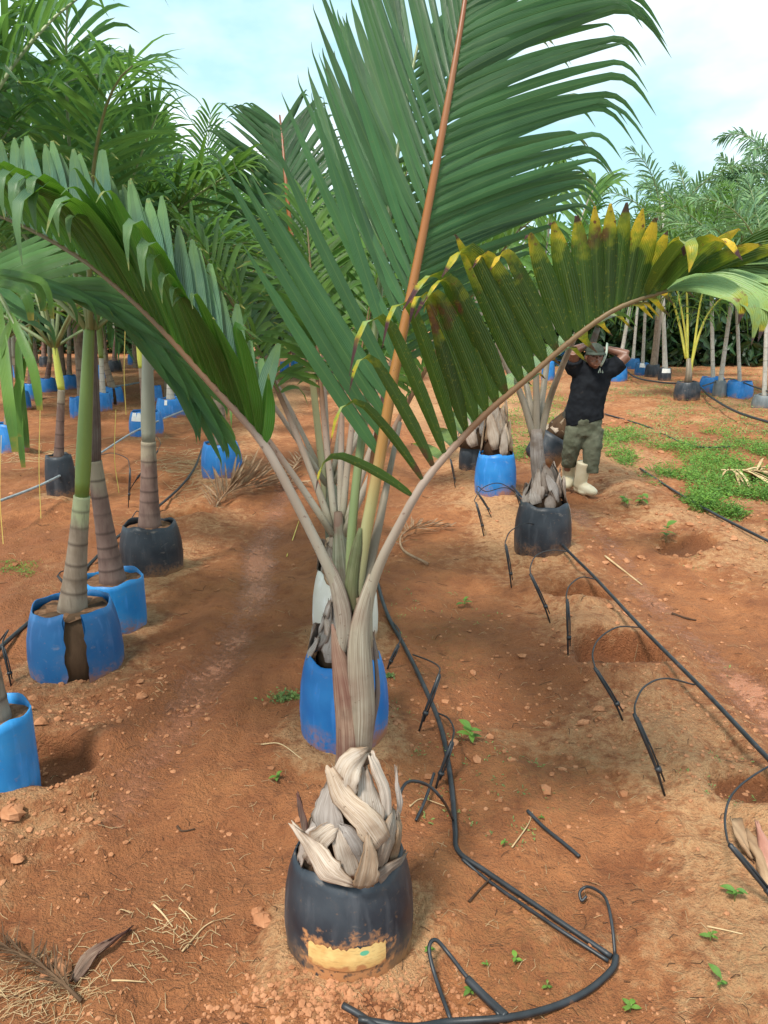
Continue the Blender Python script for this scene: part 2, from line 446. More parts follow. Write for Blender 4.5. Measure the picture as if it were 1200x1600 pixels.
def main_label():
    b = NB("label_paper")
    n = b.noise(30, 4); n2 = b.noise(120, 2, mapping=(.35, 1, 1.6))
    u, v, r, a = b.attr("lf")
    c = b.mix(b.mr(n, .35, .7), (.72, .50, .20), (.60, .34, .12))
    band = b.math('GREATER_THAN', b.math('SINE', b.math('MULTIPLY', u, 38)), .3)
    c = b.mix(b.math('MULTIPLY', band, b.mr(n2, .5, .6, 0, .35)), c, (.35, .2, .08))
    du = b.math('SUBTRACT', v, .72); dv = b.math('SUBTRACT', u, .72)
    dd = b.math('ADD', b.math('MULTIPLY', du, du), b.math('MULTIPLY', b.math('MULTIPLY', dv, dv), .25))
    c = b.mix(b.mr(b.math('ADD', dd, b.mr(n, .3, .7, -.001, .001)), .0035, .0018), c, (.12, .42, .26))
    c = b.mix(b.mr(b.math('ADD', u, b.mr(n, .3, .7, -.2, .2)), .2, .02), c, (.42, .18, .07))
    MAT["label_paper"] = b.done(b.bsdf(c, .6, .3, b.bump(n, .2, .001)).outputs[0])
main_label()
def splat():
    b = NB("mud_splash"); n = b.noise(90, 5)
    c = b.mix(b.mr(n, .3, .7), (.34, .13, .05), (.52, .25, .11))
    MAT["mud_splash"] = b.done(b.bsdf(c, .95, .05, b.bump(n, .8, .004)).outputs[0])
splat()

def trunk_mat(name, lo, hi, ring, topc):
    b = NB(name)
    u, v, r, a = b.attr("lf")       # u height fraction, v ring closeness
    n = b.noise(18, 5, mapping=(1, 1, .5)); n2 = b.noise(80, 3, mapping=(1, 1, .12))
    c = b.mix(b.mr(n, .3, .7), lo, hi)
    c = b.mix(b.mr(b.math('ADD', u, b.mr(n, .3, .7, -.06, .06)), .72, .86), c, topc)
    c = b.mix(b.mr(n2, .55, .75, 0, .4), c, tuple(x * .6 for x in lo))
    c = b.mix(b.math('MULTIPLY', v, .75), c, ring)
    MAT[name] = b.done(b.bsdf(c, .8, .2, b.bump(n2, .35, .003)).outputs[0])
trunk_mat("trunk_grey", (.19, .14, .10), (.31, .25, .19), (.07, .045, .035), (.36, .38, .22))
trunk_mat("trunk_brown", (.14, .085, .07), (.24, .16, .13), (.05, .03, .025), (.30, .25, .18))
trunk_mat("trunk_pale", (.38, .36, .31), (.52, .50, .45), (.15, .13, .11), (.42, .43, .36))
simple("shaft_green", (.11, .17, .03), (.17, .24, .05), 6, .4, .5, .1, .002, (1, 1, .2))
simple("shaft_yellow", (.45, .50, .06), (.55, .56, .10), 8, .4, .5, .1, .002, (1, 1, .3), (.2, .12, .04))
simple("shaft_grey", (.20, .20, .15), (.32, .32, .25), 9, .5, .4, .15, .002, (1, 1, .2), (.16, .09, .06))

# ------------------------------------------------------------------ object helpers
def tag(o, label=None, cat=None, group=None, kind=None):
    if label: o["label"] = label
    if cat: o["category"] = cat
    if group: o["group"] = group
    if kind: o["kind"] = kind
    return o
def empty(name, loc, label, cat, group=None):
    o = bpy.data.objects.new(name, None); o.empty_display_size = .1
    COL.objects.link(o); o.location = [float(v) for v in loc]
    return tag(o, label, cat, group)
def mesh(name, V, F, mat, lf=None, smooth=True):
    me = bpy.data.meshes.new(name)
    V = np.asarray(V, float)
    me.from_pydata(V.tolist() if len(V) < 4000 else V, [], F)
    if smooth: me.polygons.foreach_set("use_smooth", [True] * len(me.polygons))
    if lf is not None:
        at_ = me.attributes.new("lf", 'FLOAT_COLOR', 'POINT')
        at_.data.foreach_set("color", np.asarray(lf, np.float32).ravel())
    me.materials.append(MAT[mat] if isinstance(mat, str) else mat)
    me.update()
    return me
def obj(name, V, F, mat, parent=None, lf=None, smooth=True, loc=None):
    o = bpy.data.objects.new(name, mesh(name, V, F, mat, lf, smooth))
    COL.objects.link(o)
    if parent is not None: o.parent = parent
    if loc is not None: o.location = [float(v) for v in loc]
    return o
def copy_tree(o, parent=None):
    c = o.copy(); COL.objects.link(c); c.parent = parent
    for ch in list(o.children): copy_tree(ch, c)
    return c
def nrm(v):
    v = np.asarray(v, float); return v / (np.linalg.norm(v, axis=-1, keepdims=True) + 1e-12)
def catmull(pts, n):
    pts = np.asarray(pts, float)
    P = np.vstack([2 * pts[0] - pts[1], pts, 2 * pts[-1] - pts[-2]])
    seg = len(pts) - 1
    t = np.linspace(0, seg - 1e-9, n); i = t.astype(int); f = (t - i)[:, None]
    a, b, c, d = P[i], P[i + 1], P[i + 2], P[i + 3]
    return .5 * ((2 * b) + (c - a) * f + (2 * a - 5 * b + 4 * c - d) * f ** 2 + (3 * b - a - 3 * c + d) * f ** 3)

def tube(pts, rad, sides=8, flat_=1.0, side=None, cap=True):
    """tapered tube; flat_ squashes along the second axis"""
    pts = np.asarray(pts, float); n = len(pts)
    rad = np.full(n, rad) if np.isscalar(rad) else np.asarray(rad, float)
    D = nrm(np.gradient(pts, axis=0))
    s = np.array(side if side is not None else ([1, 0, 0] if abs(D[0][0]) < .9 else [0, 1, 0]), float)
    V = []; U = []
    ang = np.linspace(0, 2 * math.pi, sides, endpoint=False)
    for i in range(n):
        s = nrm(s - np.dot(s, D[i]) * D[i]); t = np.cross(D[i], s)
        fl = flat_ if np.isscalar(flat_) else flat_[i]
        V.append(pts[i] + rad[i] * (np.cos(ang)[:, None] * s + fl * np.sin(ang)[:, None] * t))
        U.append(np.stack([np.full(sides, i / (n - 1)), ang / 6.283, np.zeros(sides), np.zeros(sides)], 1))
    V = np.vstack(V); U = np.vstack(U)
    F = [[i * sides + j, i * sides + (j + 1) % sides, (i + 1) * sides + (j + 1) % sides, (i + 1) * sides + j]
         for i in range(n - 1) for j in range(sides)]
    if cap:
        F.append(list(range(sides))[::-1]); F.append([(n - 1) * sides + j for j in range(sides)])
    return V, F, U
def merge(parts):
    V = []; F = []; U = []; o = 0
    for p in parts:
        V.append(p[0]); F += [[a + o for a in f] for f in p[1]]
        U.append(p[2] if len(p) > 2 else np.zeros((len(p[0]), 4))); o += len(p[0])
    return np.vstack(V), F, np.vstack(U)

# ---- leaflets as folded ribbons.  P (M,n,3) W (M,n) N (M,3) rnd (M) yel (M)
def ribbons(P, W, N, rnd, yel, fold=.21):
    M, n, _ = P.shape
    D = nrm(np.gradient(P, axis=1))
    Nn = N[:, None, :] if N.ndim == 2 else N
    Nn = np.broadcast_to(Nn, P.shape)
    nn = nrm(Nn - (Nn * D).sum(-1, keepdims=True) * D)
    X = np.cross(D, nn)
    w = W[..., None]
    lft = P - X * w * .5 + nn * w * fold; rgt = P + X * w * .5 + nn * w * fold
    V = np.stack([lft, P, rgt], 2).reshape(M, n * 3, 3)
    U = np.zeros((M, n, 3, 4))
    sl = np.concatenate([np.zeros((M, 1)), np.cumsum(np.linalg.norm(np.diff(P, axis=1), axis=-1), 1)], 1); sl = sl / sl[:, -1:]
    U[..., 0] = sl[:, :, None]; U[..., 1] = np.array([0, .5, 1])[None, None, :]
    U[..., 2] = rnd[:, None, None]; U[..., 3] = yel[:, None, None]
    return V, U.reshape(M, n * 3, 4)
_rf = {}
def rib_faces(n):
    if n not in _rf:
        _rf[n] = [[i * 3 + j, i * 3 + j + 1, (i + 1) * 3 + j + 1, (i + 1) * 3 + j] for i in range(n - 1) for j in (0, 1)]
    return _rf[n]
def join_ribs(V, U):
    M, k, _ = V.shape; n = k // 3
    f = np.array(rib_faces(n)); F = (f[None] + (np.arange(M) * k)[:, None, None]).reshape(-1, 4)
    return V.reshape(-1, 3), F.tolist(), U.reshape(-1, 4)
def wprof(n, blunt=False):
    u = np.linspace(0, 1, n)
    if blunt: return np.interp(u, [0, .08, .4, .8, 1], [.3, .7, 1, .95, .55])
    return np.interp(u, [0, .06, .3, .6, .85, 1], [.28, .62, 1, .93, .55, .03])

class Frond:
    def __init__(s, pts, rad, mat="petiole_green", leaf="leaf_nursery", name="frond"):
        s.pts = np.asarray(pts, float); s.rad = rad; s.mat = mat; s.leaf = leaf
        s.P = []; s.W = []; s.N = []; s.r = []; s.y = []; s.name = name
    def add(s, P, W, N, r=None, y=None):
        M = len(P)
        s.P.append(P); s.W.append(W); s.N.append(N if N.ndim == 3 else np.repeat(N[:, None, :], P.shape[1], 1))
        s.r.append(RNG.random(M) if r is None else r); s.y.append(np.zeros(M) if y is None else y)
    def cat(s):
        return (np.concatenate(s.P), np.concatenate(s.W), np.concatenate(s.N), np.concatenate(s.r), np.concatenate(s.y))

def build_palm(root, fronds, base, mode="single", sides=8, limit=285):
    """mode: single = leaflets as objects (the largest), joined = one leaflets part per frond"""
    base = np.asarray(base, float)
    allv = []
    for f in fronds:
        V, F, U = tube(f.pts - base, f.rad, sides, .75)
        fo = obj(f.name, V, F, f.mat, root, U)
        if not f.P: continue
        P, W, N, r, y = f.cat()
        V, U = ribbons(P, W, N, r, y)
        if mode == "joined":
            v, fc, u = join_ribs(V - base, U)
            lo = obj("leaflets", v, fc, f.leaf, fo, u); lo["kind"] = "stuff"
        else:
            mid = P[:, P.shape[1] // 2]; d = mid - CAM
            zc = d[:, 1] * cp - d[:, 2] * sp
            up = d[:, 1] * sp + d[:, 2] * cp
            sx = np.abs(d[:, 0] / np.maximum(zc, .1)); sy = np.abs(up / np.maximum(zc, .1))
            inv = (zc > .2) & (sx < .62) & (sy < .8)
            score = np.where(inv, 1, .05) * W.max(1) * np.linalg.norm(P[:, -1] - P[:, 0], axis=1) / np.maximum(zc, .3) ** 2
            for m in range(len(P)): allv.append((score[m], fo, V[m] - base, U[m], f.leaf))
    if allv:
        allv.sort(key=lambda t: -t[0])
        fc = rib_faces(allv[0][2].shape[0] // 3)
        for sc_, fo, v, u, lm in allv[:limit]:
            obj("leaflet", v, rib_faces(len(v) // 3), lm, fo, u)
        rest = allv[limit:]
        if rest:
            bym = {}
            for t in rest: bym.setdefault((t[4], len(t[2])), []).append(t)
            parts = []; mats = []
            for (lm, k), ts in bym.items():
                parts.append(join_ribs(np.stack([t[2] for t in ts]), np.stack([t[3] for t in ts])))
            v, fc, u = merge(parts)
            o = obj("small_leaflets", v, fc, rest[0][4], root, u); o["kind"] = "stuff"

# hero rows: keys (base px,py, tip px,py, tipY, bulge, curl, (curl dir))
PROF = {"std": ([0, .06, .3, .6, .85, 1], [.28, .62, 1, .93, .55, .03]), "blunt": ([0, .08, .4, .8, 1], [.3, .7, 1, .95, .55]),
        "slim": ([0, .04, .2, .5, .75, .9, 1], [.45, .8, 1, .92, .62, .28, .02]), "strap": ([0, .06, .3, .6, .74, .86, 1], [.28, .62, 1, .88, .58, .34, .02]), "fan": ([0, .05, .35, .65, .85, 1], [.35, .66, 1, .86, .52, .04])}
def hero_row(fr, keys, n, width, face, npt=9, jit=.006, yel=None, curln=5, blunt=False, prof="std"):
    K = np.array([[k[0], k[1], k[2], k[3], k[4], k[5], k[6]] + list(k[7]) for k in keys], float)
    # arclength parameter on the rachis of each base pixel
    R_ = catmull(fr.pts, 400)
    d = R_ - CAM; zc = d[:, 1] * cp - d[:, 2] * sp; up = d[:, 1] * sp + d[:, 2] * cp
    sx = 600 + 1200 * d[:, 0] / zc; sy = 800 - 1200 * up / zc
    S = np.array([np.argmin((sx - k[0]) ** 2 + (sy - k[1]) ** 2) for k in K]) / 399.0
    order = np.argsort(S); K = K[order]; S = S[order]
    t = np.linspace(S[0], S[-1], n) if n else S
    n = len(t)
    col = lambda j: np.interp(t, S, K[:, j])
    ii = np.clip(t * 399, 0, 398.999); i0 = ii.astype(int); fq = (ii - i0)[:, None]
    B = R_[i0] * (1 - fq) + R_[i0 + 1] * fq
    tip = np.stack([at(a, b_, c) for a, b_, c in zip(col(2), col(3), col(4))])
    tip += RNG.normal(0, jit, tip.shape)
    bul = col(5) * (1 + RNG.normal(0, .15, n)); curl = np.maximum(col(6), 0) * (1 + RNG.normal(0, .38, n)); curl = np.maximum(curl, 0.001)
    cd = nrm(np.stack([col(7), col(8), col(9)], 1))
    up_ = np.array([0, 0, 1.])
    C = (B + tip) / 2 + up_ * bul[:, None]
    u = np.linspace(0, 1, npt)[None, :, None]
    P = (1 - u) ** 2 * B[:, None] + 2 * u * (1 - u) * C[:, None] + u ** 2 * tip[:, None]
    dirn = nrm(P[:, -1] - P[:, -2]); p = P[:, -1]; tail = []
    for k in range(curln):
        dirn = nrm(dirn * (1 - .22 * (k + 1)) + cd * (.30 + .22 * k)); p = p + dirn * (curl / curln)[:, None]; tail.append(p)
    P = np.concatenate([P, np.stack(tail, 1)], 1)
    face = np.asarray(face, float)
    N = np.broadcast_to(face, (n, 3)) + RNG.normal(0, .12, (n, 3))
    # normals bend with the curl
    D = nrm(np.gradient(P, axis=1))
    NN = np.zeros_like(P); cur = nrm(N)
    # width axis fixed at base so that the blade rolls over instead of twisting
    X = nrm(np.cross(D[:, npt // 2], cur))
    NN = np.cross(X[:, None, :], D)
    sl = np.concatenate([np.zeros((n, 1)), np.cumsum(np.linalg.norm(np.diff(P, axis=1), axis=-1), 1)], 1); sl = sl / sl[:, -1:]
    wp = np.interp(sl, *PROF["blunt" if blunt else prof])
    wid = (width if np.isscalar(width) else np.interp(t, np.linspace(S[0], S[-1], len(width)), width))
    W = (np.ones(n) * wid * (1 + RNG.normal(0, .08, n)))[:, None] * wp
    y = np.zeros(n) if yel is None else np.interp(t, np.linspace(S[0], S[-1], len(yel)), yel) * (1 + RNG.normal(0, .28, n))
    fr.add(P, W, NN, None, y)

# generic frond
def arch(o, az, el, L_, g, n=14, side=0.0):
    p = np.array(o, float); d = np.array([math.cos(az) * math.cos(el), math.sin(az) * math.cos(el), math.sin(el)])
    pts = [p.copy()]; st = L_ / (n - 1)
    for i in range(n - 1):
        d = nrm(d + np.array([-math.sin(az) * side, math.cos(az) * side, -g]) * (st * (0.4 + 1.4 * i / n)))
        p = p + d * st; pts.append(p.copy())
    return np.array(pts)
def feather(fr, n, length, width, s0=.22, s1=.99, th0=70, th1=28, v=25, vr=8, droop=.25, tipdroop=.35, npt=7, plume=0, lenp=None, jit=.06, blunt=False):
    R_ = catmull(fr.pts, 200); T = nrm(np.gradient(R_, axis=0))
    S = nrm(np.cross(T, np.array([0, 0, 1.]))); N = np.cross(S, T)
    t = np.linspace(s0, s1, n)
    for sg in (-1, 1):
        tt = np.clip(t + RNG.normal(0, .002, n), 0, 1)
        i = (tt * 199).astype(int); q = (tt - s0) / (s1 - s0)
        th = np.radians(np.interp(q, [0, 1], [th0, th1]) + RNG.normal(0, 3, n))
        vv = np.radians(v + RNG.normal(0, vr, n) + (RNG.uniform(-plume, plume, n) if plume else 0))
        side = sg * S[i] * np.cos(vv)[:, None] + N[i] * np.sin(vv)[:, None]
        d = nrm(T[i] * np.cos(th)[:, None] + side * np.sin(th)[:, None] + RNG.normal(0, jit, (n, 3)))
        ln = length * np.interp(q, [0, .12, .45, .8, 1], lenp or [.55, .85, 1, .75, .42]) * (1 + RNG.normal(0, .06, n))
        u = np.linspace(0, 1, npt)
        g = np.zeros((n, npt, 3)); g[..., 2] = -(droop * u[None] ** 2 + tipdroop * np.clip(u[None] - .6, 0, 1) ** 2 * 2.2)
        dr = (1 + RNG.normal(0, .35, n))[:, None, None]
        P = R_[i][:, None] + ln[:, None, None] * (d[:, None] * u[None, :, None] + g * dr)
        nb = nrm(N[i] * np.cos(vv)[:, None] - sg * S[i] * np.sin(vv)[:, None] + RNG.normal(0, .15, (n, 3)))
        X = nrm(np.cross(d, nb)); D = nrm(np.gradient(P, axis=1)); NN = np.cross(X[:, None, :], D)
        W = (width * np.interp(q, [0, .3, 1], [.75, 1, .6]) * (1 + RNG.normal(0, .08, n)))[:, None] * wprof(npt, blunt)[None]
        fr.add(P, W, NN)
def crown(o, nf, Lf, leafmat, n=34, length=.5, width=.042, el=(15, 75), g=.75, az0=0, petmat="petiole_green", r0=.014, plume=0, droop=.25, azs=None, npt=7, blunt=False, v=25, avoid=False, s0=.22):
    out = []
    for k in range(nf):
        az = (az0 + k * 137.5 + random.uniform(-12, 12)) if azs is None else azs[k][0]
        e = el[0] + (el[1] - el[0]) * ((k + .5) / nf) if azs is None else azs[k][1]
        Lk = Lf * random.uniform(.88, 1.1)
        if avoid and abs((az + 180) % 360 - 180) < 55: Lk *= .62
        pts = arch(np.array(o) + np.array([math.cos(R(az)), math.sin(R(az)), 0]) * .02, R(az), R(e), Lk, g * random.uniform(.8, 1.2), 14, random.uniform(-.15, .15))
        f = Frond(pts, np.linspace(r0, r0 * .18, 14), petmat, leafmat)
        feather(f, n, length, width, plume=plume, droop=droop, npt=npt, blunt=blunt, v=v, s0=s0)
        out.append(f)
    return out

# ------------------------------------------------------------------ ground
def build_ground():
    rows = np.concatenate([np.linspace(-3.0, 1.0, 40)[:-1], 1.0 * (9.0 / 1.0) ** np.linspace(0, 1, 430), 9 * (400 / 9) ** np.linspace(0, 1, 150)[1:],
                           [600, 900, 1400]])
    nc = 460
    t = np.linspace(-1, 1, nc)
    tx = np.sign(t) * np.abs(t) ** 1.25
    half = 2.2 + 0.95 * np.maximum(rows, 0)
    X = tx[None] * half[:, None] - 0.03 * rows[:, None]; Y = np.repeat(rows[:, None], nc, 1)
    Z = gz(X, Y)
    V = np.stack([X, Y, Z], -1).reshape(-1, 3)
    nr = len(rows)
    a = (np.arange(nr - 1)[:, None] * nc + np.arange(nc - 1)[None]).ravel()
    F = np.stack([a, a + 1, a + nc + 1, a + nc], 1)
    me = bpy.data.meshes.new("ground")
    me.vertices.add(len(V)); me.vertices.foreach_set("co", V.ravel())
    me.loops.add(len(F) * 4); me.loops.foreach_set("vertex_index", F.ravel())
    me.polygons.add(len(F)); me.polygons.foreach_set("loop_start", np.arange(0, len(F) * 4, 4))
    me.polygons.foreach_set("use_smooth", np.ones(len(F), bool))
    me.update(calc_edges=True)
    x, y = V[:, 0], V[:, 1]
    dl = np.minimum(polydist(x, y, CLAY_L), polydist(x, y, CLAY_R) * 1.1)
    clay = np.exp(-(dl / .17) ** 2) * (.72 + .6 * fbm(x * 2.5, y * 2.5, 3, 5))
    u = x + .05 * y
    tan = np.clip(np.exp(-((u + 1.42) / .4) ** 2) * .5 + np.exp(-((u - 1.45) / .45) ** 2) * .7 + np.exp(-((u - 3.4) / .9) ** 2) * .6 + ss(10, 16, y) * .4 + .6 * fbm(x * 1.6, y * 1.6, 4, 60), 0, 1)
    for k, (cx, cy, r) in PD.items():
        if cy < 12: tan = np.maximum(tan, .85 * np.exp(-(np.maximum(np.hypot(x - cx, y - cy) - r, 0) / .13) ** 2))
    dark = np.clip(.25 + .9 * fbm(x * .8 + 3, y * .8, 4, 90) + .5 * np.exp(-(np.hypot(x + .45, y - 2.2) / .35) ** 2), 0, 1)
    hol = np.zeros_like(x)
    for cx, cy, r, dep in HO:
        hol = np.maximum(hol, 1 - ss(r * .8, r * 1.1, np.hypot(x - cx, (y - cy) * 1.15)))
    dark = np.maximum(dark, hol * .9); tan = tan * (1 - hol)
    moss = np.clip(ss(.15, .5, fbm(x * 1.1 + 9, y * 1.1, 4, 130)) * .5 + .6 * np.exp(-(np.abs(u - .55) / .22) ** 2) * ss(0, .5, fbm(x * 2, y * 2, 3, 150) + .2), 0, 1) * .7
    A = np.stack([clay, tan, dark, moss], 1).astype(np.float32)
    at_ = me.attributes.new("gm", 'FLOAT_COLOR', 'POINT'); at_.data.foreach_set("color", A.ravel())
    b = NB("soil")
    cl, tn, dk, ms = b.attr("gm")
    P = b.geo().outputs["Position"]
    n1 = b.noise(5, 8, P, .6); n2 = b.noise(38, 6, P, .65); n3 = b.noise(210, 4, P, .6)
    n6 = b.noise(14, 5, P, .7); n8 = b.noise(26, 6, P, .7)
    cl = b.mr(b.math('ADD', cl, b.mr(n8, .3, .7, -.3, .3)), .42, .80)
    tn = b.mr(b.math('ADD', tn, b.mr(n6, .3, .7, -.4, .4)), .30, .75)
    c = b.mix(b.mr(n1, .32, .68), (.31, .102, .036), (.53, .205, .076))
    c = b.mix(b.math('MULTIPLY', b.mr(n2, .35, .6, .35, 1), b.math('ADD', tn, .06), True), c, (.66, .37, .18))
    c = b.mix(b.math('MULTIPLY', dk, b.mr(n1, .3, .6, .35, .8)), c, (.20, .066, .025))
    c = b.mix(b.math('MULTIPLY', ms, b.mr(n2, .4, .62, 0, .55)), c, (.16, .13, .035))
    c = b.mix(b.math('MULTIPLY', cl, b.mr(n2, .3, .5, .45, .85)), c, (.40, .165, .09))
    c = b.mix(b.mr(n3, .60, .75, 0, .4), c, (.62, .34, .16))
    c = b.mix(b.mr(n3, .42, .30, 0, .6), c, (.12, .04, .018))
    c = b.mix(b.mr(n6, .46, .32, 0, .5), c, (.17, .055, .022))
    vo = b.n("TexVoronoi"); vo.inputs["Scale"].default_value = 85; b.l(P, vo.inputs["Vector"])
    h = b.math('ADD', b.math('MULTIPLY', n2, 1.4), b.math('ADD', b.math('MULTIPLY', n3, .55), b.math('MULTIPLY', vo.outputs["Distance"], -.35)))
    h = b.math('MULTIPLY', h, b.mr(cl, 0, 1, 1, .3))
    bp = b.bump(h, 1.0, .026)
    rough = b.mr(b.math('ADD', cl, b.math('MULTIPLY', dk, .35)), .2, 1, .9, .24)
    pb = b.bsdf(c, rough, .35, bp)
    me.materials.append(b.done(pb.outputs[0]))
    o = bpy.data.objects.new("ground", me); COL.objects.link(o); o["kind"] = "structure"
build_ground()

# ------------------------------------------------------------------ pots
def soil_disc(r, z, seed):
    V = [[0, 0, z + .012]]; F = []; k = 20
    for i, q in enumerate((.5, .97)):
        for j in range(k):
            a = 6.2832 * j / k
            V.append([r * q * math.cos(a), r * q * math.sin(a), z + (random.random() - .5) * .018])
    for j in range(k):
        F.append([0, 1 + j, 1 + (j + 1) % k]); F.append([1 + j, 1 + k + j, 1 + k + (j + 1) % k, 1 + (j + 1) % k])
    return V, F
MAT["pot_soil"] = None
simple("pot_soil", (.14, .07, .04), (.30, .17, .10), 30, .95, .05, .8, .01)
PH = {}
def make_pot(key, r, h, colour, label, x, y, crack=None, tilt=None, sides=40):
    z0 = gz1(x, y) - .05
    if y < 20: z0 = gz1(x, y) - .045
    root = empty("drum_pot" , (x, y, z0), label, "plant pot", "cut plastic drums used as palm pots")
    ht = h + .06
    prof = [(.97, 0), (1.0, .06), (1.03, .35), (1.0, .62), (.92, .85), (.83, 1.0)] if key != "l0" and key != "l2" else [(.9, 0), (.97, .06), (1.0, .3), (1.0, .6), (1.0, .85), (1.0, 1.0)]
    zz = np.linspace(0, 1, 12)
    rr = np.interp(zz, [p[1] for p in prof], [p[0] for p in prof]) * r
    V = []; F = []
    rings = [(rr[i], zz[i] * ht) for i in range(12)] + [(rr[-1] - .006, ht - .001)] + [(rr[i] - .008, zz[i] * ht) for i in (10, 8, 6)]
    ph = random.uniform(0, 6)
    for i, (q, z) in enumerate(rings):
        for j in range(sides):
            a = 6.2832 * j / sides
            wob = 1 + .018 * math.sin(2 * a + ph) * (z / ht)
            dz = (.010 * math.sin(3 * a + ph) + .006 * math.sin(7 * a + ph * 2)) * max(0, z / ht - .5) * 2
            V.append([q * wob * math.cos(a), q * wob * math.sin(a), z + dz])
    skip = set()
    if crack is not None:
        ja, wj = crack
        skip = {(ja + q) % sides for q in range(wj)}
    for i in range(len(rings) - 1):
        for j in range(sides):
            if j in skip and i >= 1:
                continue
            F.append([i * sides + j, i * sides + (j + 1) % sides, (i + 1) * sides + (j + 1) % sides, (i + 1) * sides + j])
    if crack is not None:      # ragged slit edges
        ja, wj = crack
        for i in range(len(rings)):
            for jj, s_ in ((ja, 1), ((ja + wj) % sides, -1)):
                v = V[i * sides + jj]; a = math.atan2(v[1], v[0]) + s_ * random.uniform(-.02, .05) * 1
                q = math.hypot(v[0], v[1]) * (1.04 if s_ < 0 else 1.0)
                V[i * sides + jj] = [q * math.cos(a), q * math.sin(a), v[2]]
    obj("drum_wall", V, F, "pot_" + colour + ("_smeared" if key == "main" else ""), root)
    if crack is not None:
        Vr, Fr, Ur = tube([[0, 0, 0], [0, 0, ht * .5], [0, 0, ht - .03]], [rr[0] * .94, rr[5] * .93, rr[-1] * .88], 30)
        for q in range(len(Vr)):
            Vr[q][:2] *= 1 + random.uniform(-.04, .03)
        obj("root_ball", Vr, Fr, "husk_dark", root)
    V, F = soil_disc(rr[-1] - .004, ht - .03, 0)
    obj("potting_soil", V, F, "pot_soil", root)
    PH[key] = (x, y, z0 + ht - .03)
    return root, rr, ht
def arc_patch(root, rr, ht, a0, a1, z0, z1, mat, name, off=.0025, ragged=0, na=20, nz=8, sag=0):
    V = []; F = []; U = []
    for i in range(nz + 1):
        for j in range(na + 1):
            a = a0 + (a1 - a0) * j / na; z = z0 + (z1 - z0) * i / nz
            if ragged and i == nz: z += random.uniform(-ragged, ragged * .5)
            if sag and i == 0: z += -sag * math.sin(math.pi * j / na)
            q = np.interp(z / ht, np.linspace(0, 1, 12), rr) + off
            V.append([q * math.cos(a), q * math.sin(a), z]); U.append([i / nz, j / na, 0, 0])
    F = [[i * (na + 1) + j, i * (na + 1) + j + 1, (i + 1) * (na + 1) + j + 1, (i + 1) * (na + 1) + j] for i in range(nz) for j in range(na)]
    return obj(name, V, F, mat, root, U)
for k, px, py, w, h, c, lab in POTS:
    x, y, r = PD[k]
    crack = None
    if k == "l1": crack = (31, 3)
    if k == "b6": crack = (16, 1)
    rt, rr, ht = make_pot(k, r, h, c, lab, x, y, crack, sides=40 if y < 6 else 20)
    if k == "main":
        f = -math.pi / 2
        arc_patch(rt, rr, ht, f - .58, f + .60, .10, .170, "label_paper", "label", .0035, .009, 30, 8, .006)
        MAINPOT = (x, y)
    if k in ("b3", "r11"): arc_patch(rt, rr, ht, -2.3, -1.5, ht * .68, ht * .98, "sticker", "label")
    if k == "b4": arc_patch(rt, rr, ht, -1.75, -1.55, ht * .72, ht * .95, "sticker", "label")
    if k == "b8": arc_patch(rt, rr, ht, -2.7, -2.1, ht * .4, ht * .95, "sticker", "label")
    if k == "r13": arc_patch(rt, rr, ht, -2.4, -.9, ht * .66, ht * .95, "sticker", "label")
    if k == "r1": arc_patch(rt, rr, ht, -.28, -.12, ht * .62, ht * .98, "sticker", "pale_scrape")

# ------------------------------------------------------------------ sheets (husks, sheaths)
def sheet(P, W, N, curve, cols=7, wav=.0, rnd=None):
    """bract: path P (n,3), widths W, outward normals N; curve = half angle wrapped"""
    P = np.asarray(P, float); n = len(P)
    D = nrm(np.gradient(P, axis=0)); N = nrm(N - (N * D).sum(-1, keepdims=True) * D); X = np.cross(D, N)
    V = []; U = []; rnd = random.random() if rnd is None else rnd
    cv = np.full(n, curve) if np.isscalar(curve) else np.asarray(curve)
    for i in range(n):
        for j in range(cols):
            s = 2 * j / (cols - 1) - 1
            a = s * cv[i]
            rad = W[i] / 2 / max(math.sin(min(cv[i], 1.5)), .05) if cv[i] > .05 else W[i] * 10
            off = X[i] * rad * math.sin(a) + N[i] * rad * (math.cos(a) - math.cos(cv[i]))
            off = off + N[i] * wav * (math.sin(5 * i / n + 3 * s + rnd * 6) * (.3 + abs(s)) + .45 * math.sin(s * 9 + rnd * 20) * min(1, W[i] / .03))
            if wav > 0: off = off + D[i] * wav * 1.5 * math.sin(s * 5 + rnd * 31) * (i / n)
            if wav > 0 and abs(s) > .9: off = off * (1 - .22 * random.random()) + D[i] * random.uniform(-1, 1) * wav * .6
            V.append(P[i] + off); U.append([i / (n - 1), j / (cols - 1), rnd, 0])
    F = [[i * cols + j, i * cols + j + 1, (i + 1) * cols + j + 1, (i + 1) * cols + j] for i in range(n - 1) for j in range(cols - 1)]
    return np.array(V), F, np.array(U)
def husk_px(root, base, mat, pts, widths, wrap=.7, Y=None, axis=None, lift=0.0, wav=.004, name="husk", twist=0):
    """pts: list (px,py,Y)"""
    pth = catmull([at(*p) for p in pts], 13)
    ax = np.array([axis[0], axis[1], 0]); o = pth - ax; o[:, 2] = 0; N = nrm(o) + np.array([0, 0, .15])
    if twist: N = N + twist * np.array([1, 0, 0])
    W = np.interp(np.linspace(0, 1, 13), np.linspace(0, 1, len(widths)), widths) * RNG.uniform(.9, 1.1, 13)
    V, F, U = sheet(pth - np.array(base), W, N, wrap, 11, wav)
    o = obj(name, V, F, mat, root, U)
    md = o.modifiers.new("thickness", 'SOLIDIFY'); md.thickness = .0016
    return o
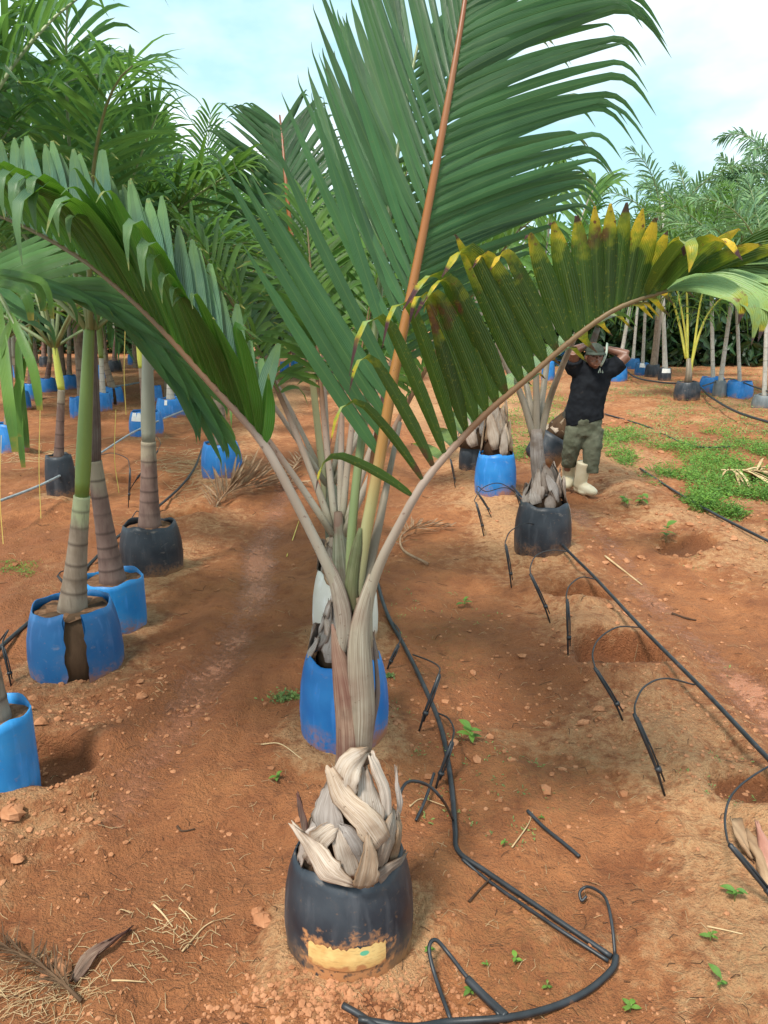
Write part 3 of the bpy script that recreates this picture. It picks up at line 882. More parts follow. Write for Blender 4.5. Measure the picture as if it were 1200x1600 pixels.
def husk_cluster(root, base, c, z0, r0, r1, H, n, mat="husk", seed=0, flare=.04, wscale=1.0):
    rn = random.Random(seed)
    # core
    V, F, U = tube([[0, 0, z0], [0, 0, z0 + H * .5], [0, 0, z0 + H]], [r0 * .85, (r0 + r1) * .42, r1 * .7], 14)
    obj("inner_bulb", V, F, "husk_dark", root)
    n = int(n * 1.7)
    for k in range(n):
        a = k * 2.4 + rn.uniform(-.5, .5); t = (k + .5) / n
        zb = z0 + H * .65 * t; rb = (r0 + (r1 - r0) * t) * 1.0
        ln = H * rn.uniform(.45, .85); tw = rn.uniform(-.9, .9)
        pts = []; flr = flare * rn.uniform(.2, 1.3)
        for q in np.linspace(0, 1, 7):
            aa = a + tw * q; rr = rb + (r1 - r0) * q * .45 + flr * (q ** 2)
            pts.append([rr * math.cos(aa), rr * math.sin(aa), zb + ln * q])
        pts = np.array(pts); N = pts.copy(); N[:, 2] = .15
        W = wscale * rn.uniform(.55, .95) * r0 * np.interp(np.linspace(0, 1, 7), [0, .3, .65, 1], [.7, 1.1, .75, .03])
        V, F, U = sheet(pts, W, nrm(N), .5, 7, .008, rn.random())
        o = obj("husk", V, F, mat, root, U)
        md = o.modifiers.new("thickness", 'SOLIDIFY'); md.thickness = .002

# ------------------------------------------------------------------ the nearest palm
mx_, my_ = MAINPOT
bz = PH["main"][2]
MB = np.array([mx_, my_, bz])
main = empty("potted_palm", MB, "large young palm in the black labelled pot, its right frond spotted yellow and brown", "palm", "young palms growing in drum pots")
yc = my_
# trunk core
tp = catmull([MB, at(548, 1260, yc), at(549, 1180, yc), at(552, 1080, yc), at(555, 1000, yc), at(557, 930, yc)], 14)
V, F, U = tube(tp - MB, np.interp(np.linspace(0, 1, 14), [0, .25, .45, .7, 1], [.085, .055, .041, .034, .022]), 16)
U[:, 2] = .4
obj("trunk", V, F, "sheath_live", main, U)
def sheath(pts, widths, mat, wrap=1.35, N=(0, -1, .1), name="leaf_sheath"):
    pth = catmull([at(*p) for p in pts], 12)
    W = np.interp(np.linspace(0, 1, 12), np.linspace(0, 1, len(widths)), widths) * .86
    Nn = np.broadcast_to(np.array(N, float), (12, 3))
    cv = np.full(12, wrap)
    V, F, U = sheet(pth - MB, W, Nn, cv, 11, .0)
    o = obj(name, V, F, mat, main, U); md = o.modifiers.new("thickness", 'SOLIDIFY'); md.thickness = .003
    return o
yf = yc - .03
sheath([(548, 1215, yf), (547, 1140, yf), (540, 1080, yf), (529, 1020, yf), (519, 975, yf)], [.105, .098, .085, .05, .006], "sheath_brown", N=(-.3, -1, .1))
sheath([(562, 1190, yf - .006), (566, 1110, yf - .008), (562, 1040, yf - .008), (562, 985, yf - .008), (570, 940, yf - .004), (584, 898, yf)], [.075, .088, .086, .068, .046, .034], "sheath_live", N=(.3, -1, .1))
sheath([(532, 1030, yf + .004), (538, 990, yf), (535, 950, yf), (524, 908, yf), (507, 872, yf)], [.02, .058, .060, .046, .036], "sheath_live", N=(-.35, -1, .1))
sheath([(553, 960, yf + .02), (549, 925, yf + .02), (552, 890, yf + .02), (558, 855, yf + .02), (563, 825, yf + .02)], [.05, .046, .042, .034, .010], "sheath_green", N=(-.1, -1, .1))
sheath([(584, 1000, yf + .03), (590, 1080, yf + .03), (580, 1130, yf + .03), (575, 1180, yf + .03)], [.01, .02, .03, .02], "sheath_brown", N=(.7, -1, .1))

# husks around the base, one by one
def pxw(w): return w * 2.12 / 1200
hx = (mx_, my_)
Yb = my_ - .13
MB2 = MB
# dark fibrous bulb underneath
V, F, U = tube(np.array([[0, 0, -.02], [0, 0, .07], [0, 0, .15], [0, 0, .24]]), [.150, .135, .10, .055], 22)
obj("husk_bulb", V, F, "husk_dark", main, U)
HK = [
 ("husk", [(590, 1362, 1.86), (604, 1325, 1.86), (612, 1290, 1.88), (614, 1262, 1.92)], [16, 34, 30, 6], .6),
 ("husk", [(612, 1350, 1.90), (622, 1315, 1.90), (623, 1290, 1.91), (612, 1268, 1.92)], [20, 24, 22, 10], .9),
 ("husk_grey", [(590, 1375, 1.845), (608, 1358, 1.86), (625, 1345, 1.9), (634, 1330, 1.94)], [20, 22, 14, 5], .8),
 ("husk", [(576, 1330, 1.86), (578, 1280, 1.86), (573, 1235, 1.885), (570, 1200, 1.91)], [30, 46, 34, 12], .55),
 ("husk", [(606, 1300, 1.89), (603, 1240, 1.89), (590, 1205, 1.9), (578, 1178, 1.92)], [6, 22, 22, 14], .9),
 ("husk", [(545, 1262, 1.875), (540, 1225, 1.865), (548, 1195, 1.88), (573, 1172, 1.91)], [8, 42, 48, 18], .8),
 ("husk_grey", [(520, 1315, 1.86), (512, 1275, 1.87), (516, 1240, 1.89), (522, 1215, 1.92)], [50, 48, 26, 8], .6),
 ("husk_grey", [(490, 1320, 1.88), (500, 1290, 1.875), (520, 1265, 1.88), (545, 1240, 1.9)], [30, 30, 22, 8], .5),
 ("husk", [(480, 1345, 1.87), (500, 1315, 1.855), (516, 1298, 1.85), (528, 1290, 1.86)], [26, 36, 28, 10], .7),
 ("husk", [(550, 1372, 1.83), (542, 1340, 1.835), (532, 1310, 1.845), (528, 1288, 1.86)], [30, 34, 28, 8], .6),
 ("husk_grey", [(572, 1358, 1.83), (560, 1325, 1.835), (545, 1300, 1.84), (532, 1288, 1.85)], [14, 22, 18, 8], .8),
 ("husk", [(596, 1318, 1.845), (570, 1280, 1.835), (535, 1245, 1.85), (513, 1198, 1.87)], [34, 40, 34, 14], .65),
 ("husk_grey", [(470, 1350, 1.90), (474, 1325, 1.89), (484, 1305, 1.88), (500, 1290, 1.88)], [16, 24, 20, 8], .9),
 ("husk", [(553, 1383, 1.805), (515, 1362, 1.815), (490, 1325, 1.835), (456, 1286, 1.85)], [10, 46, 34, 6], .6),
 ("husk", [(566, 1386, 1.80), (573, 1365, 1.80), (577, 1335, 1.81), (574, 1303, 1.825)], [34, 36, 24, 4], .6),
 ("husk_grey", [(620, 1278, 1.92), (624, 1255, 1.93), (621, 1225, 1.94), (619, 1198, 1.95)], [12, 14, 7, 3], .6),
 ("sheath_brown", [(478, 1305, 1.93), (473, 1280, 1.93), (470, 1258, 1.935), (466, 1240, 1.95)], [26, 22, 16, 9], .9),
 ("husk_grey", [(490, 1290, 1.92), (500, 1262, 1.90), (512, 1240, 1.90), (520, 1210, 1.91)], [14, 22, 18, 6], .9),
]
for mt, pts, ws, wr in HK:
    dy = my_ - 1.985
    husk_px(main, MB, mt, [(a, b, c + dy) for a, b, c in pts], [pxw(q) * 1.15 for q in ws], wr * .5, axis=hx, wav=.0048)
_r = random.Random(31)
parts = []
for k in range(46):      # loose fibres torn from the husks
    a = _r.uniform(-3.1, .1); q = _r.uniform(.05, .13); z = _r.uniform(.0, .2)
    p = np.array([q * math.cos(a), q * math.sin(a), z]); d = np.array([_r.uniform(-.05, .05), _r.uniform(-.05, -.005), _r.uniform(-.04, .07)])
    parts.append(tube(catmull([p, p + d * .6 + np.array([0, -.008, .01]), p + d + np.array([_r.uniform(-.02, .02), 0, -.01])], 6), [.0011, .0009, .0008, .0007, .0006, .0004], 3, cap=False))
V, F, U = merge(parts); o = obj("loose_fibres", V, F, "straw", main, U); o["kind"] = "stuff"
# side & back husks so that the bulb is complete from other views
for k in range(9):
    a = -.1 + k * .42
    r0 = .14
    pts = np.array([[(r0 - .07 * q) * math.cos(a + .3 * q), (r0 - .07 * q) * math.sin(a + .3 * q), -.02 + .2 * q] for q in np.linspace(0, 1, 7)])
    N = pts.copy(); N[:, 2] = .02
    V, F, U = sheet(pts, np.interp(np.linspace(0, 1, 7), [0, .5, 1], [.08, .085, .01]), nrm(N), .6, 7, .005)
    o = obj("husk", V, F, "husk_grey", main, U); o.modifiers.new("thickness", 'SOLIDIFY').thickness = .002

def hp(lst): return np.array([at(*p) for p in lst])
fronds = []
# A: big keeled frond to the left
A = Frond(catmull(hp([(545, 1015, yc - .02), (534, 940, yc - .03), (505, 870, yc - .04), (465, 790, yc - .06), (425, 715, yc - .08), (395, 672, 1.88), (345, 617, 1.86), (300, 567, 1.85),
                      (255, 517, 1.85), (215, 477, 1.86), (175, 442, 1.87), (135, 410, 1.89), (80, 376, 1.93), (20, 346, 1.97), (-50, 322, 2.0), (-120, 310, 2.05)]), 34),
          np.interp(np.linspace(0, 1, 34), [0, .12, .35, .6, 1], [.020, .0145, .0098, .0068, .003]), "petiole_brown", "leaf_keeled")
dl_, dr_, dd_ = (-.75, -.1, -.6), (.7, -.1, -.6), (0, 0, -1)
hero_row(A, [  # far side, seen from above: teal
 (405, 680, 430, 572, 2.1, .01, .03, dr_), (385, 655, 395, 532, 2.15, .01, .03, dr_), (370, 640, 345, 445, 2.2, .01, .02, dr_), (345, 615, 315, 412, 2.22, .01, .03, dr_),
 (310, 575, 276, 375, 2.22, .01, .02, dr_), (270, 530, 232, 285, 2.22, .01, .02, dr_), (235, 495, 192, 290, 2.22, .01, .03, dr_), (200, 460, 155, 262, 2.22, .01, .03, dr_),
 (160, 430, 117, 245, 2.22, .01, .03, dr_), (110, 392, 80, 232, 2.25, .01, .03, dr_), (60, 365, 35, 222, 2.27, .01, .03, dr_), (-5, 338, -25, 215, 2.3, .01, .02, dr_), (-70, 320, -90, 215, 2.3, .01, .02, dr_)],
 44, [.040, .044, .040, .036, .032], (.1, -1, .25), jit=.022, prof='std')
hero_row(A, [  # near side, undersides with curling tips
 (412, 692, 424, 578, 1.80, .0, .004, dr_), (408, 684, 372, 530, 1.76, .02, .06, dr_), (398, 672, 350, 500, 1.74, .02, .10, dr_), (385, 660, 318, 470, 1.72, .02, .03, dr_),
 (370, 640, 297, 465, 1.70, .03, .06, dl_), (350, 617, 285, 468, 1.68, .03, .115, dd_), (335, 602, 268, 438, 1.68, .03, .115, dd_), (315, 582, 250, 412, 1.67, .03, .115, dd_),
 (292, 558, 222, 368, 1.67, .03, .115, dd_), (272, 535, 160, 300, 1.68, .02, .01, dl_), (252, 513, 122, 270, 1.69, .02, .01, dl_), (240, 500, 128, 300, 1.70, .03, .04, dl_),
 (215, 477, 125, 336, 1.70, .03, .115, dd_), (195, 459, 100, 326, 1.71, .03, .115, dd_), (170, 438, 80, 310, 1.73, .03, .115, dd_), (145, 418, 58, 287, 1.75, .03, .115, dd_),
 (120, 402, 38, 277, 1.77, .03, .115, dd_), (90, 381, 10, 266, 1.80, .03, .115, dd_), (50, 360, -25, 256, 1.83, .03, .1, dd_), (-20, 330, -80, 250, 1.9, .03, .1, dd_), (-80, 316, -130, 250, 1.9, .03, .1, dd_)],
 34, [.050, .056, .058, .054, .046], (.55, 1, .35), jit=.008, prof='strap')
fronds.append(A)
# B: spotted frond to the right
Bf = Frond(catmull(hp([(572, 1010, yc - .02), (574, 945, yc - .03), (592, 885, yc - .045), (620, 828, yc - .06), (662, 754, yc - .08), (715, 692, 1.90), (765, 641, 1.88), (815, 599, 1.86), (890, 534, 1.83), (950, 490, 1.82),
                       (1000, 467, 1.82), (1050, 452, 1.82), (1095, 432, 1.83), (1135, 408, 1.85)]), 34),
           np.interp(np.linspace(0, 1, 34), [0, .12, .4, .7, 1], [.019, .0142, .0085, .006, .0025]), "petiole_brown", "leaf_spotted")
cl_ = (-.55, -.15, -.8); cv_ = (-.22, -.1, -1)
hero_row(Bf, [
 (640, 775, 535, 700, 1.84, .02, .12, cv_), (655, 758, 552, 652, 1.82, .02, .14, cv_), (668, 743, 578, 612, 1.80, .02, .16, cv_), (682, 726, 602, 555, 1.79, .02, .17, cv_),
 (700, 706, 632, 505, 1.78, .02, .18, cv_), (722, 685, 655, 475, 1.77, .015, .15, cv_), (748, 658, 672, 470, 1.76, .015, .08, cv_), (765, 640, 690, 458, 1.76, .015, .12, cl_),
 (790, 618, 712, 440, 1.75, .01, .11, cl_), ], 10, [.026, .032, .038, .046, .050], (.15, 1, .1), jit=.006, yel=[.34, .30, .26, .30], prof='strap')
hero_row(Bf, [
 (815, 598, 712, 372, 1.75, .01, .008, cl_), (835, 582, 752, 408, 1.75, .01, .08, cl_), (860, 560, 775, 402, 1.75, .01, .06, cl_), (878, 545, 806, 388, 1.75, .01, .03, cl_),
 (895, 530, 842, 366, 1.75, .0, .012, cl_), (912, 517, 877, 346, 1.75, .0, .012, cl_), (928, 506, 914, 326, 1.75, .0, .006, dd_), (944, 495, 942, 318, 1.75, .0, .006, dd_),
 (960, 486, 974, 318, 1.75, .0, .004, dd_), (976, 478, 1006, 320, 1.75, .0, .004, dd_), (992, 470, 1030, 350, 1.75, .0, .02, dr_), (1012, 464, 1062, 378, 1.74, .01, .05, dd_)],
 14, [.049, .048, .044, .042, .044], (.15, 1, .1), jit=.004, yel=[.35, .42, .30, .32, .5, .56, .55], prof='fan')
hero_row(Bf, [
 (1012, 464, 1068, 382, 1.70, .01, .09, dd_), (1030, 459, 1100, 385, 1.70, .01, .07, dr_), (1050, 452, 1150, 358, 1.75, .01, .005, dd_), (1070, 445, 1190, 380, 1.75, .01, .02, dr_), (1090, 436, 1225, 395, 1.78, .01, .02, dr_),
 (1110, 424, 1250, 370, 1.8, .01, .02, dr_), (1135, 408, 1270, 345, 1.8, .01, .02, dr_)],
 8, [.050, .054, .05], (-.3, .9, .3), jit=.004, yel=[.6, .5, .4])
hero_row(Bf, [  # right-hand far side, light upper faces
 (1040, 456, 1140, 470, 1.70, .03, .10, dd_), (1060, 449, 1170, 478, 1.72, .03, .09, dd_), (1080, 440, 1215, 480, 1.74, .03, .06, dd_), (1095, 432, 1240, 452, 1.78, .02, .05, dd_), (1115, 420, 1260, 425, 1.82, .02, .05, dd_), (1135, 408, 1280, 390, 1.85, .02, .02, dd_)],
 10, [.062, .066, .06], (0, -.75, .7), jit=.004, yel=[.15, .1, .1])
hero_row(Bf, [  # row turned away, only tips peep out below the rachis
 (690, 718, 650, 690, 2.25, .01, .02, dd_), (765, 641, 770, 610, 2.28, .02, .05, dr_), (815, 599, 850, 570, 2.25, .03, .05, dr_), (890, 534, 925, 520, 2.2, .03, .06, dr_), (950, 490, 1000, 480, 2.2, .03, .05, dr_), (1010, 464, 1060, 455, 2.1, .03, .04, dr_)],
 18, [.045, .05, .045], (0, -.4, .9), jit=.01, yel=[.35, .4, .5])
fronds.append(Bf)
# D: tall upright frond
Df = Frond(catmull(hp([(553, 960, yc + .0), (560, 900, yc), (572, 830, yc), (590, 735, yc), (613, 600, yc), (640, 470, yc + .01), (660, 370, yc + .02), (683, 250, yc + .03), (705, 130, yc + .05), (722, 30, yc + .08), (735, -60, yc + .12), (748, -170, yc + .18)]), 36),
           np.interp(np.linspace(0, 1, 36), [0, .15, .4, .7, 1], [.022, .0165, .0125, .008, .003]), "petiole_orange", "leaf_deep")
cr = (.62, -.1, -.85)
hero_row(Df, [
 (618, 575, 720, 520, 2.15, .015, .05, cr), (630, 520, 800, 432, 2.15, .02, .05, cr), (645, 445, 862, 352, 2.15, .02, .09, cr), (660, 372, 905, 285, 2.15, .025, .10, cr), (674, 300, 922, 218, 2.12, .03, .105, cr),
 (690, 215, 955, 118, 2.1, .03, .105, cr), (704, 135, 962, 38, 2.1, .03, .105, cr), (718, 55, 955, -35, 2.1, .03, .12, cr), (730, -20, 925, -110, 2.1, .03, .1, cr), (748, -165, 850, -260, 2.1, .03, .06, cr)],
 50, [.020, .024, .027, .027, .024, .018], (.12, 1, .25), jit=.013, prof='slim')
cu = (-.1, -.1, 1)
hero_row(Df, [
 (594, 712, 372, 372, 1.98, -.02, .004, cu), (600, 672, 330, 215, 2.0, -.03, .02, cu), (606, 640, 372, 300, 2.05, -.03, .02, cu), (618, 572, 440, 195, 2.1, -.03, .02, cu), (630, 515, 486, 160, 2.12, -.02, .03, cu), (646, 440, 490, 60, 2.12, -.02, .02, cu),
 (662, 362, 508, -35, 2.15, -.02, .02, cu), (684, 250, 565, -165, 2.18, -.02, .01, cu), (704, 140, 625, -250, 2.2, -.02, .01, cu), (722, 40, 680, -300, 2.2, -.01, .01, cu), (746, -160, 735, -420, 2.25, -.01, .01, cu)],
 38, [.036, .030, .024, .022, .020, .016], (-.35, 1, .25), jit=.024, prof='slim')
fronds.append(Df)
# E: second upright frond behind D
Ef = Frond(catmull(hp([(548, 930, yc + .03), (548, 860, yc + .04), (556, 760, yc + .07), (571, 640, yc + .12), (588, 500, yc + .2), (602, 380, yc + .26), (618, 260, yc + .34), (640, 130, yc + .42), (665, 20, yc + .5)]), 28),
           np.interp(np.linspace(0, 1, 28), [0, .2, .5, 1], [.014, .0125, .010, .003]), "petiole_green", "leaf_deep")
hero_row(Ef, [(597, 425, 900, 300, 2.6, .03, .05, cr), (610, 320, 910, 250, 2.6, .03, .05, cr), (630, 200, 860, 60, 2.6, .03, .05, cr), (655, 60, 800, -60, 2.6, .03, .05, cr)], 22, .034, (.1, 1, .25), jit=.02, yel=[.1])
hero_row(Ef, [(597, 425, 500, 150, 2.5, -.03, .02, cu), (615, 280, 540, 60, 2.5, -.03, .02, cu), (645, 110, 600, -100, 2.5, -.03, .02, cu)], 16, .034, (-.2, 1, .25), jit=.02)
fronds.append(Ef)
# short pinkish petiole at the right (cut)
fronds.append(Frond(catmull(hp([(566, 950, yc - .01), (578, 880, yc + .02), (592, 820, yc + .05), (606, 750, yc + .1), (625, 660, yc + .25)]), 12), np.linspace(.017, .006, 12), "petiole_grey", "leaf_deep", "petiole"))
fronds.append(Frond(catmull(hp([(560, 950, yc + .01), (566, 880, yc + .03), (574, 800, yc + .05), (585, 700, yc + .1), (600, 610, yc + .2)]), 12), np.linspace(.016, .005, 12), "petiole_orange", "leaf_deep", "petiole"))
build_palm(main, fronds, MB)

# ------------------------------------------------------------------ other palms
def ringed(base, top, r0, r1, mat, root, spacing=.075, sides=18, lean=0.0, flare=1.7, name="trunk", dark=1):
    base = np.asarray(base, float); top = np.asarray(top, float)
    Ln = np.linalg.norm(top - base); n = max(10, int(Ln / .012))
    n = min(n, 120)
    t = np.linspace(0, 1, n)
    bend = np.zeros((n, 3)); bend[:, 0] = np.sin(t * math.pi) * lean
    P = base * (1 - t[:, None]) + top * t[:, None] + bend
    # ring positions get wider apart with height
    zz = t * Ln; rings = []; z = .03
    while z < Ln: rings.append(z); z += spacing * random.uniform(.75, 1.25) * (1 + .5 * z / Ln)
    rg = np.zeros(n)
    for q in rings: rg = np.maximum(rg, np.exp(-((zz - q) / .006) ** 2))
    rad = r1 + (r0 - r1) * np.exp(-t * 3.2 * min(Ln, 1.2)) ** 1.0
    rad = rad * (1 + .035 * rg)
    V, F, U = tube(P, rad, sides)
    U[:, 1] = np.repeat(rg, sides) * dark
    return obj(name, V, F, mat, root, U)
def shaft(base, top, r0, r1, mat, root, name="crownshaft"):
    P = catmull([base, (np.array(base) * .5 + np.array(top) * .5), top], 12)
    V, F, U = tube(P, np.interp(np.linspace(0, 1, 12), [0, .2, 1], [r0, r0 * 1.12, r1]), 14)
    return obj(name, V, F, mat, root, U)
GP = "young palms growing in drum pots"
def ring_palm(key, label, top1, top2, r0, r1, tmat="trunk_grey", smat="shaft_green", cr_=None, mode="joined", name="potted_palm", Y=None, spacing=.075, limit=285, extra=None):
    """top1/top2: pixel of trunk top, crown top"""
    x, y, z = PH[key]
    b = np.array([x, y, z]); y_ = Y or y
    root = empty(name, b, label, "palm", GP)
    t1 = at(top1[0], top1[1], y_); t2 = at(top2[0], top2[1], y_)
    near = y < 6
    ringed([0, 0, -.02], t1 - b, r0, r1, tmat, root, spacing, 18 if near else 10)
    shaft(t1 - b, t2 - b, r1 * 1.0, r1 * .7, smat, root)
    fr = []
    if cr_ is not None: fr = crown(t2 - np.array([0, 0, .04]), **cr_)
    if extra: fr = fr + extra
    build_palm(root, fr, b, mode, 7 if near else 5, limit)
    return root, t2

# left row
C_ = Frond(catmull(hp([(-150, 480, 2.6), (-70, 442, 2.5), (0, 434, 2.42), (88, 445, 2.36), (140, 467, 2.32), (212, 500, 2.28), (275, 562, 2.25), (318, 625, 2.22), (345, 668, 2.2)]), 24),
           np.linspace(.013, .003, 24), "petiole_green", "leaf_nursery")
hero_row(C_, [(-70, 442, 80, 360, 2.5, .01, .03, dr_), (0, 434, 150, 385, 2.5, .01, .03, dr_), (88, 445, 250, 440, 2.45, .01, .05, dr_), (212, 500, 330, 560, 2.4, .01, .05, dd_), (275, 562, 352, 668, 2.35, .01, .03, dd_), (340, 662, 362, 700, 2.3, .0, .02, dd_)], 24, [.03, .034, .028], (.1, 1, -.3), jit=.012, prof='slim')
hero_row(C_, [(-70, 442, 70, 520, 2.2, .01, .06, dd_), (0, 434, 110, 470, 2.2, .01, .10, dd_), (88, 445, 200, 500, 2.15, .01, .03, dr_), (160, 475, 270, 560, 2.15, .01, .03, dr_), (212, 500, 305, 650, 2.12, .01, .03, dd_), (275, 562, 345, 690, 2.1, .0, .03, dd_), (340, 662, 352, 705, 2.15, .0, .02, dd_)], 24, [.03, .034, .028], (.1, -1, .3), jit=.02, prof='slim')
G_ = Frond(catmull(hp([(-150, 470, 2.6), (-80, 430, 2.3), (-20, 440, 2.1), (20, 500, 2.0), (40, 560, 1.97)]), 16), np.linspace(.012, .003, 16), "petiole_green", "leaf_fresh")
hero_row(G_, [(-80, 430, 75, 425, 2.0, .03, .115, dd_), (-20, 440, 60, 470, 2.0, .02, .15, dd_), (0, 465, 40, 500, 1.95, .02, .14, dd_), (20, 500, 58, 600, 1.95, .02, .18, dd_), (40, 560, 30, 610, 1.9, .0, .1, dd_)], 6, [.026, .028, .024], (0, -1, .3), jit=.02, blunt=True)
hero_row(G_, [(-80, 430, -30, 560, 1.9, .0, .1, dd_), (-20, 440, -5, 590, 1.9, .0, .1, dd_), (30, 540, 10, 640, 1.9, .0, .1, dd_)], 5, [.026, .028, .024], (0, -1, .3), jit=.03, blunt=True)
rp0, _ = ring_palm("l0", "palm at the left edge in the light blue pot, its broad fronds hanging into view", (-70, 700), (-150, 470), .075, .036,
    cr_=dict(nf=8, Lf=1.5, leafmat="leaf_nursery", n=38, length=.46, width=.032, el=(20, 80), g=.7, azs=[(60, 62), (20, 70), (95, 66), (130, 50), (200, 45), (260, 60), (300, 74), (45, 78)]), mode="single", extra=[C_, G_])
ring_palm("l1", "green stemmed palm with a grey ringed base rooted in the split blue pot", (128, 775), (140, 500), .078, .034,
    cr_=dict(nf=8, Lf=1.5, leafmat="leaf_nursery", n=42, length=.48, width=.030, el=(36, 86), g=.62, plume=30, az0=20, avoid=True), mode="single")
ring_palm("l2", "palm with a peeling reddish brown sheath just behind the green stemmed one", (147, 720), (140, 470), .080, .038, "trunk_brown", "sheath_brown",
    cr_=dict(nf=8, Lf=1.7, leafmat="leaf_fresh", n=42, length=.52, width=.031, el=(34, 86), g=.6, plume=30, az0=70, avoid=True), mode="single")
ring_palm("l3", "grey brown ringed palm in the black pot of the left row", (232, 690), (230, 530), .085, .045, "trunk_brown", "shaft_grey",
    cr_=dict(nf=8, Lf=1.8, leafmat="leaf_nursery", n=42, length=.5, width=.032, el=(30, 84), g=.6, plume=20, az0=10, avoid=True), mode="single")
ring_palm("l4", "palm above the blue pot beside the fallen brown frond", (340, 600), (335, 500), .08, .06, "trunk_grey", "shaft_grey",
    cr_=dict(nf=8, Lf=2.1, leafmat="leaf_nursery", n=40, length=.55, width=.036, el=(28, 82), g=.45, az0=40))
BK = [("b1", "grey flared palm in the low blue pot at the left edge", (15, 600), (12, 520), .12, .07, "trunk_grey", "shaft_grey"),
 ("b2", "palm with a bright yellow crownshaft in the black bag pot", (96, 609), (84, 535), .085, .055, "trunk_brown", "shaft_yellow"),
 ("b3", "slender palm with a yellow neck in the blue pot with the white paper label", (221, 575), (214, 520), .10, .07, "trunk_brown", "shaft_yellow"),
 ("b4", "pale trunked palm in the blue pot with the torn white sticker", (266, 560), (262, 500), .12, .09, "trunk_pale", "shaft_grey"),
 ("b5", "slim pale palm rising from the narrow blue pot", (158, 560), (152, 500), .10, .07, "trunk_pale", "shaft_green"),
 ("b6", "grey flared palm in the cracked blue pot", (158, 545), (154, 490), .15, .08, "trunk_grey", "shaft_green"),
 ("b8", "dark trunked palm at the far left in the white patched pot", (22, 560), (20, 510), .10, .07, "trunk_brown", "shaft_grey"),
 ("b10", "dark trunked palm left of the yellow crownshaft", (78, 560), (76, 500), .12, .08, "trunk_brown", "shaft_grey"),
 ("b12", "distant dark palm in the tall blue pot on the left", (158, 520), (158, 480), .15, .1, "trunk_brown", "shaft_grey"),
 ("b13", "distant dark palm in the black pot on the left", (180, 520), (178, 480), .15, .1, "trunk_brown", "shaft_grey"),
 ("b15", "distant palm in the blue pot right of the grey ringed trunk", (255, 520), (253, 480), .15, .1, "trunk_brown", "shaft_grey"),
 ("b19", "distant dark palm in the far black pot left of the tall blue one", (139, 520), (139, 480), .16, .1, "trunk_brown", "shaft_grey"),
 ("b20", "distant dark palm in the far black pot beside the slim blue one", (226, 520), (226, 480), .16, .1, "trunk_brown", "shaft_green"),
 ("b21", "distant dark palm in the far blue pot high at the left edge", (28, 520), (28, 480), .16, .1, "trunk_brown", "shaft_grey"),
 ("b22", "distant dark palm in the far black pot above the dusty blue one", (68, 520), (66, 480), .16, .1, "trunk_brown", "shaft_green"),
 ("b9", "slim palm in the blue pot behind the white patched one", (48, 560), (47, 500), .12, .08, "trunk_brown", "shaft_green"),
 ("b11", "slim palm in the far blue pot right of the yellow crownshaft", (108, 540), (108, 490), .13, .08, "trunk_grey", "shaft_grey"),
 ("b23", "palm in the far black pot half behind the arching frond", (298, 520), (298, 480), .14, .09, "trunk_grey", "shaft_grey"),
 ("b18", "distant palm in one of the far blue pots left of the centre row", (455, 520), (455, 480), .15, .1, "trunk_grey", "shaft_grey"),
]
for i, (k, lab, t1, t2, r0, r1, tm, sm) in enumerate(BK):
    far = PH[k][1] > 13
    ring_palm(k, lab, t1, t2, r0 * .64, r1 * .6, tm, sm, cr_=dict(nf=9 if not far else 8, Lf=2.3 if not far else 3.0, leafmat=("leaf_nursery", "leaf_fresh", "leaf_deep")[i % 3], n=26 if not far else 22,
        length=.6 if not far else .85, width=.05 if not far else .09, el=(26, 82), g=.45, az0=i * 47, npt=5, plume=15, r0=.02), spacing=.11)

# centre row palms 2, 3
def centre_palm(key, label, crown_px, tr_pts, rs, azs, Lf, extra=None, leaf="leaf_deep", n=30, length=.6, width=.036, seed=1, single=True):
    x, y, z = PH[key]; b = np.array([x, y, z])
    root = empty("potted_palm", b, label, "palm", GP)
    P = catmull([b] + [at(*q) for q in tr_pts], 12)
    V, F, U = tube(P - b, np.interp(np.linspace(0, 1, 12), np.linspace(0, 1, len(rs)), rs), 14); U[:, 2] = .3
    obj("trunk", V, F, "sheath_green", root, U)
    husk_cluster(root, b, None, -.02, .15, .065, .26, 14, "husk_grey" if seed % 2 else "husk", seed)
    fr = crown(P[-1] - np.array([0, 0, .1]), nf=len(azs), Lf=Lf, leafmat=leaf, n=n, length=length, width=width, g=.34, azs=azs, petmat="petiole_brown", r0=.016, s0=.44)
    if extra: fr += extra
    build_palm(root, fr, b, "single" if single else "joined")
    return root
centre_palm("c2", "palm in the bright blue pot, hidden behind the nearest palm", None, [(548, 1000, 3.05), (535, 900, 3.05), (528, 800, 3.05)], [.07, .055, .045, .016],
    [(150, 68), (120, 78), (85, 72), (30, 70), (190, 60), (350, 66), (60, 80)], 1.5, leaf="leaf_fresh", length=.42, width=.028, seed=3)
F_ = Frond(catmull(hp([(515, 830, 4.2), (500, 700, 4.2), (484, 560, 4.2), (466, 450, 4.22), (455, 366, 4.25), (447, 290, 4.3), (441, 215, 4.4), (437, 180, 4.5)]), 22), np.linspace(.022, .005, 22), "petiole_orange", "leaf_deep")
hero_row(F_, [(473, 490, 330, 480, 4.2, .03, .05, dl_), (458, 385, 345, 330, 4.3, .02, .05, dl_), (452, 330, 325, 225, 4.35, .02, .05, dl_), (446, 270, 345, 180, 4.4, .02, .04, dl_), (440, 200, 395, 160, 4.45, .0, .03, dl_)], 44, .030, (0, 1, .3), jit=.02, prof='slim')
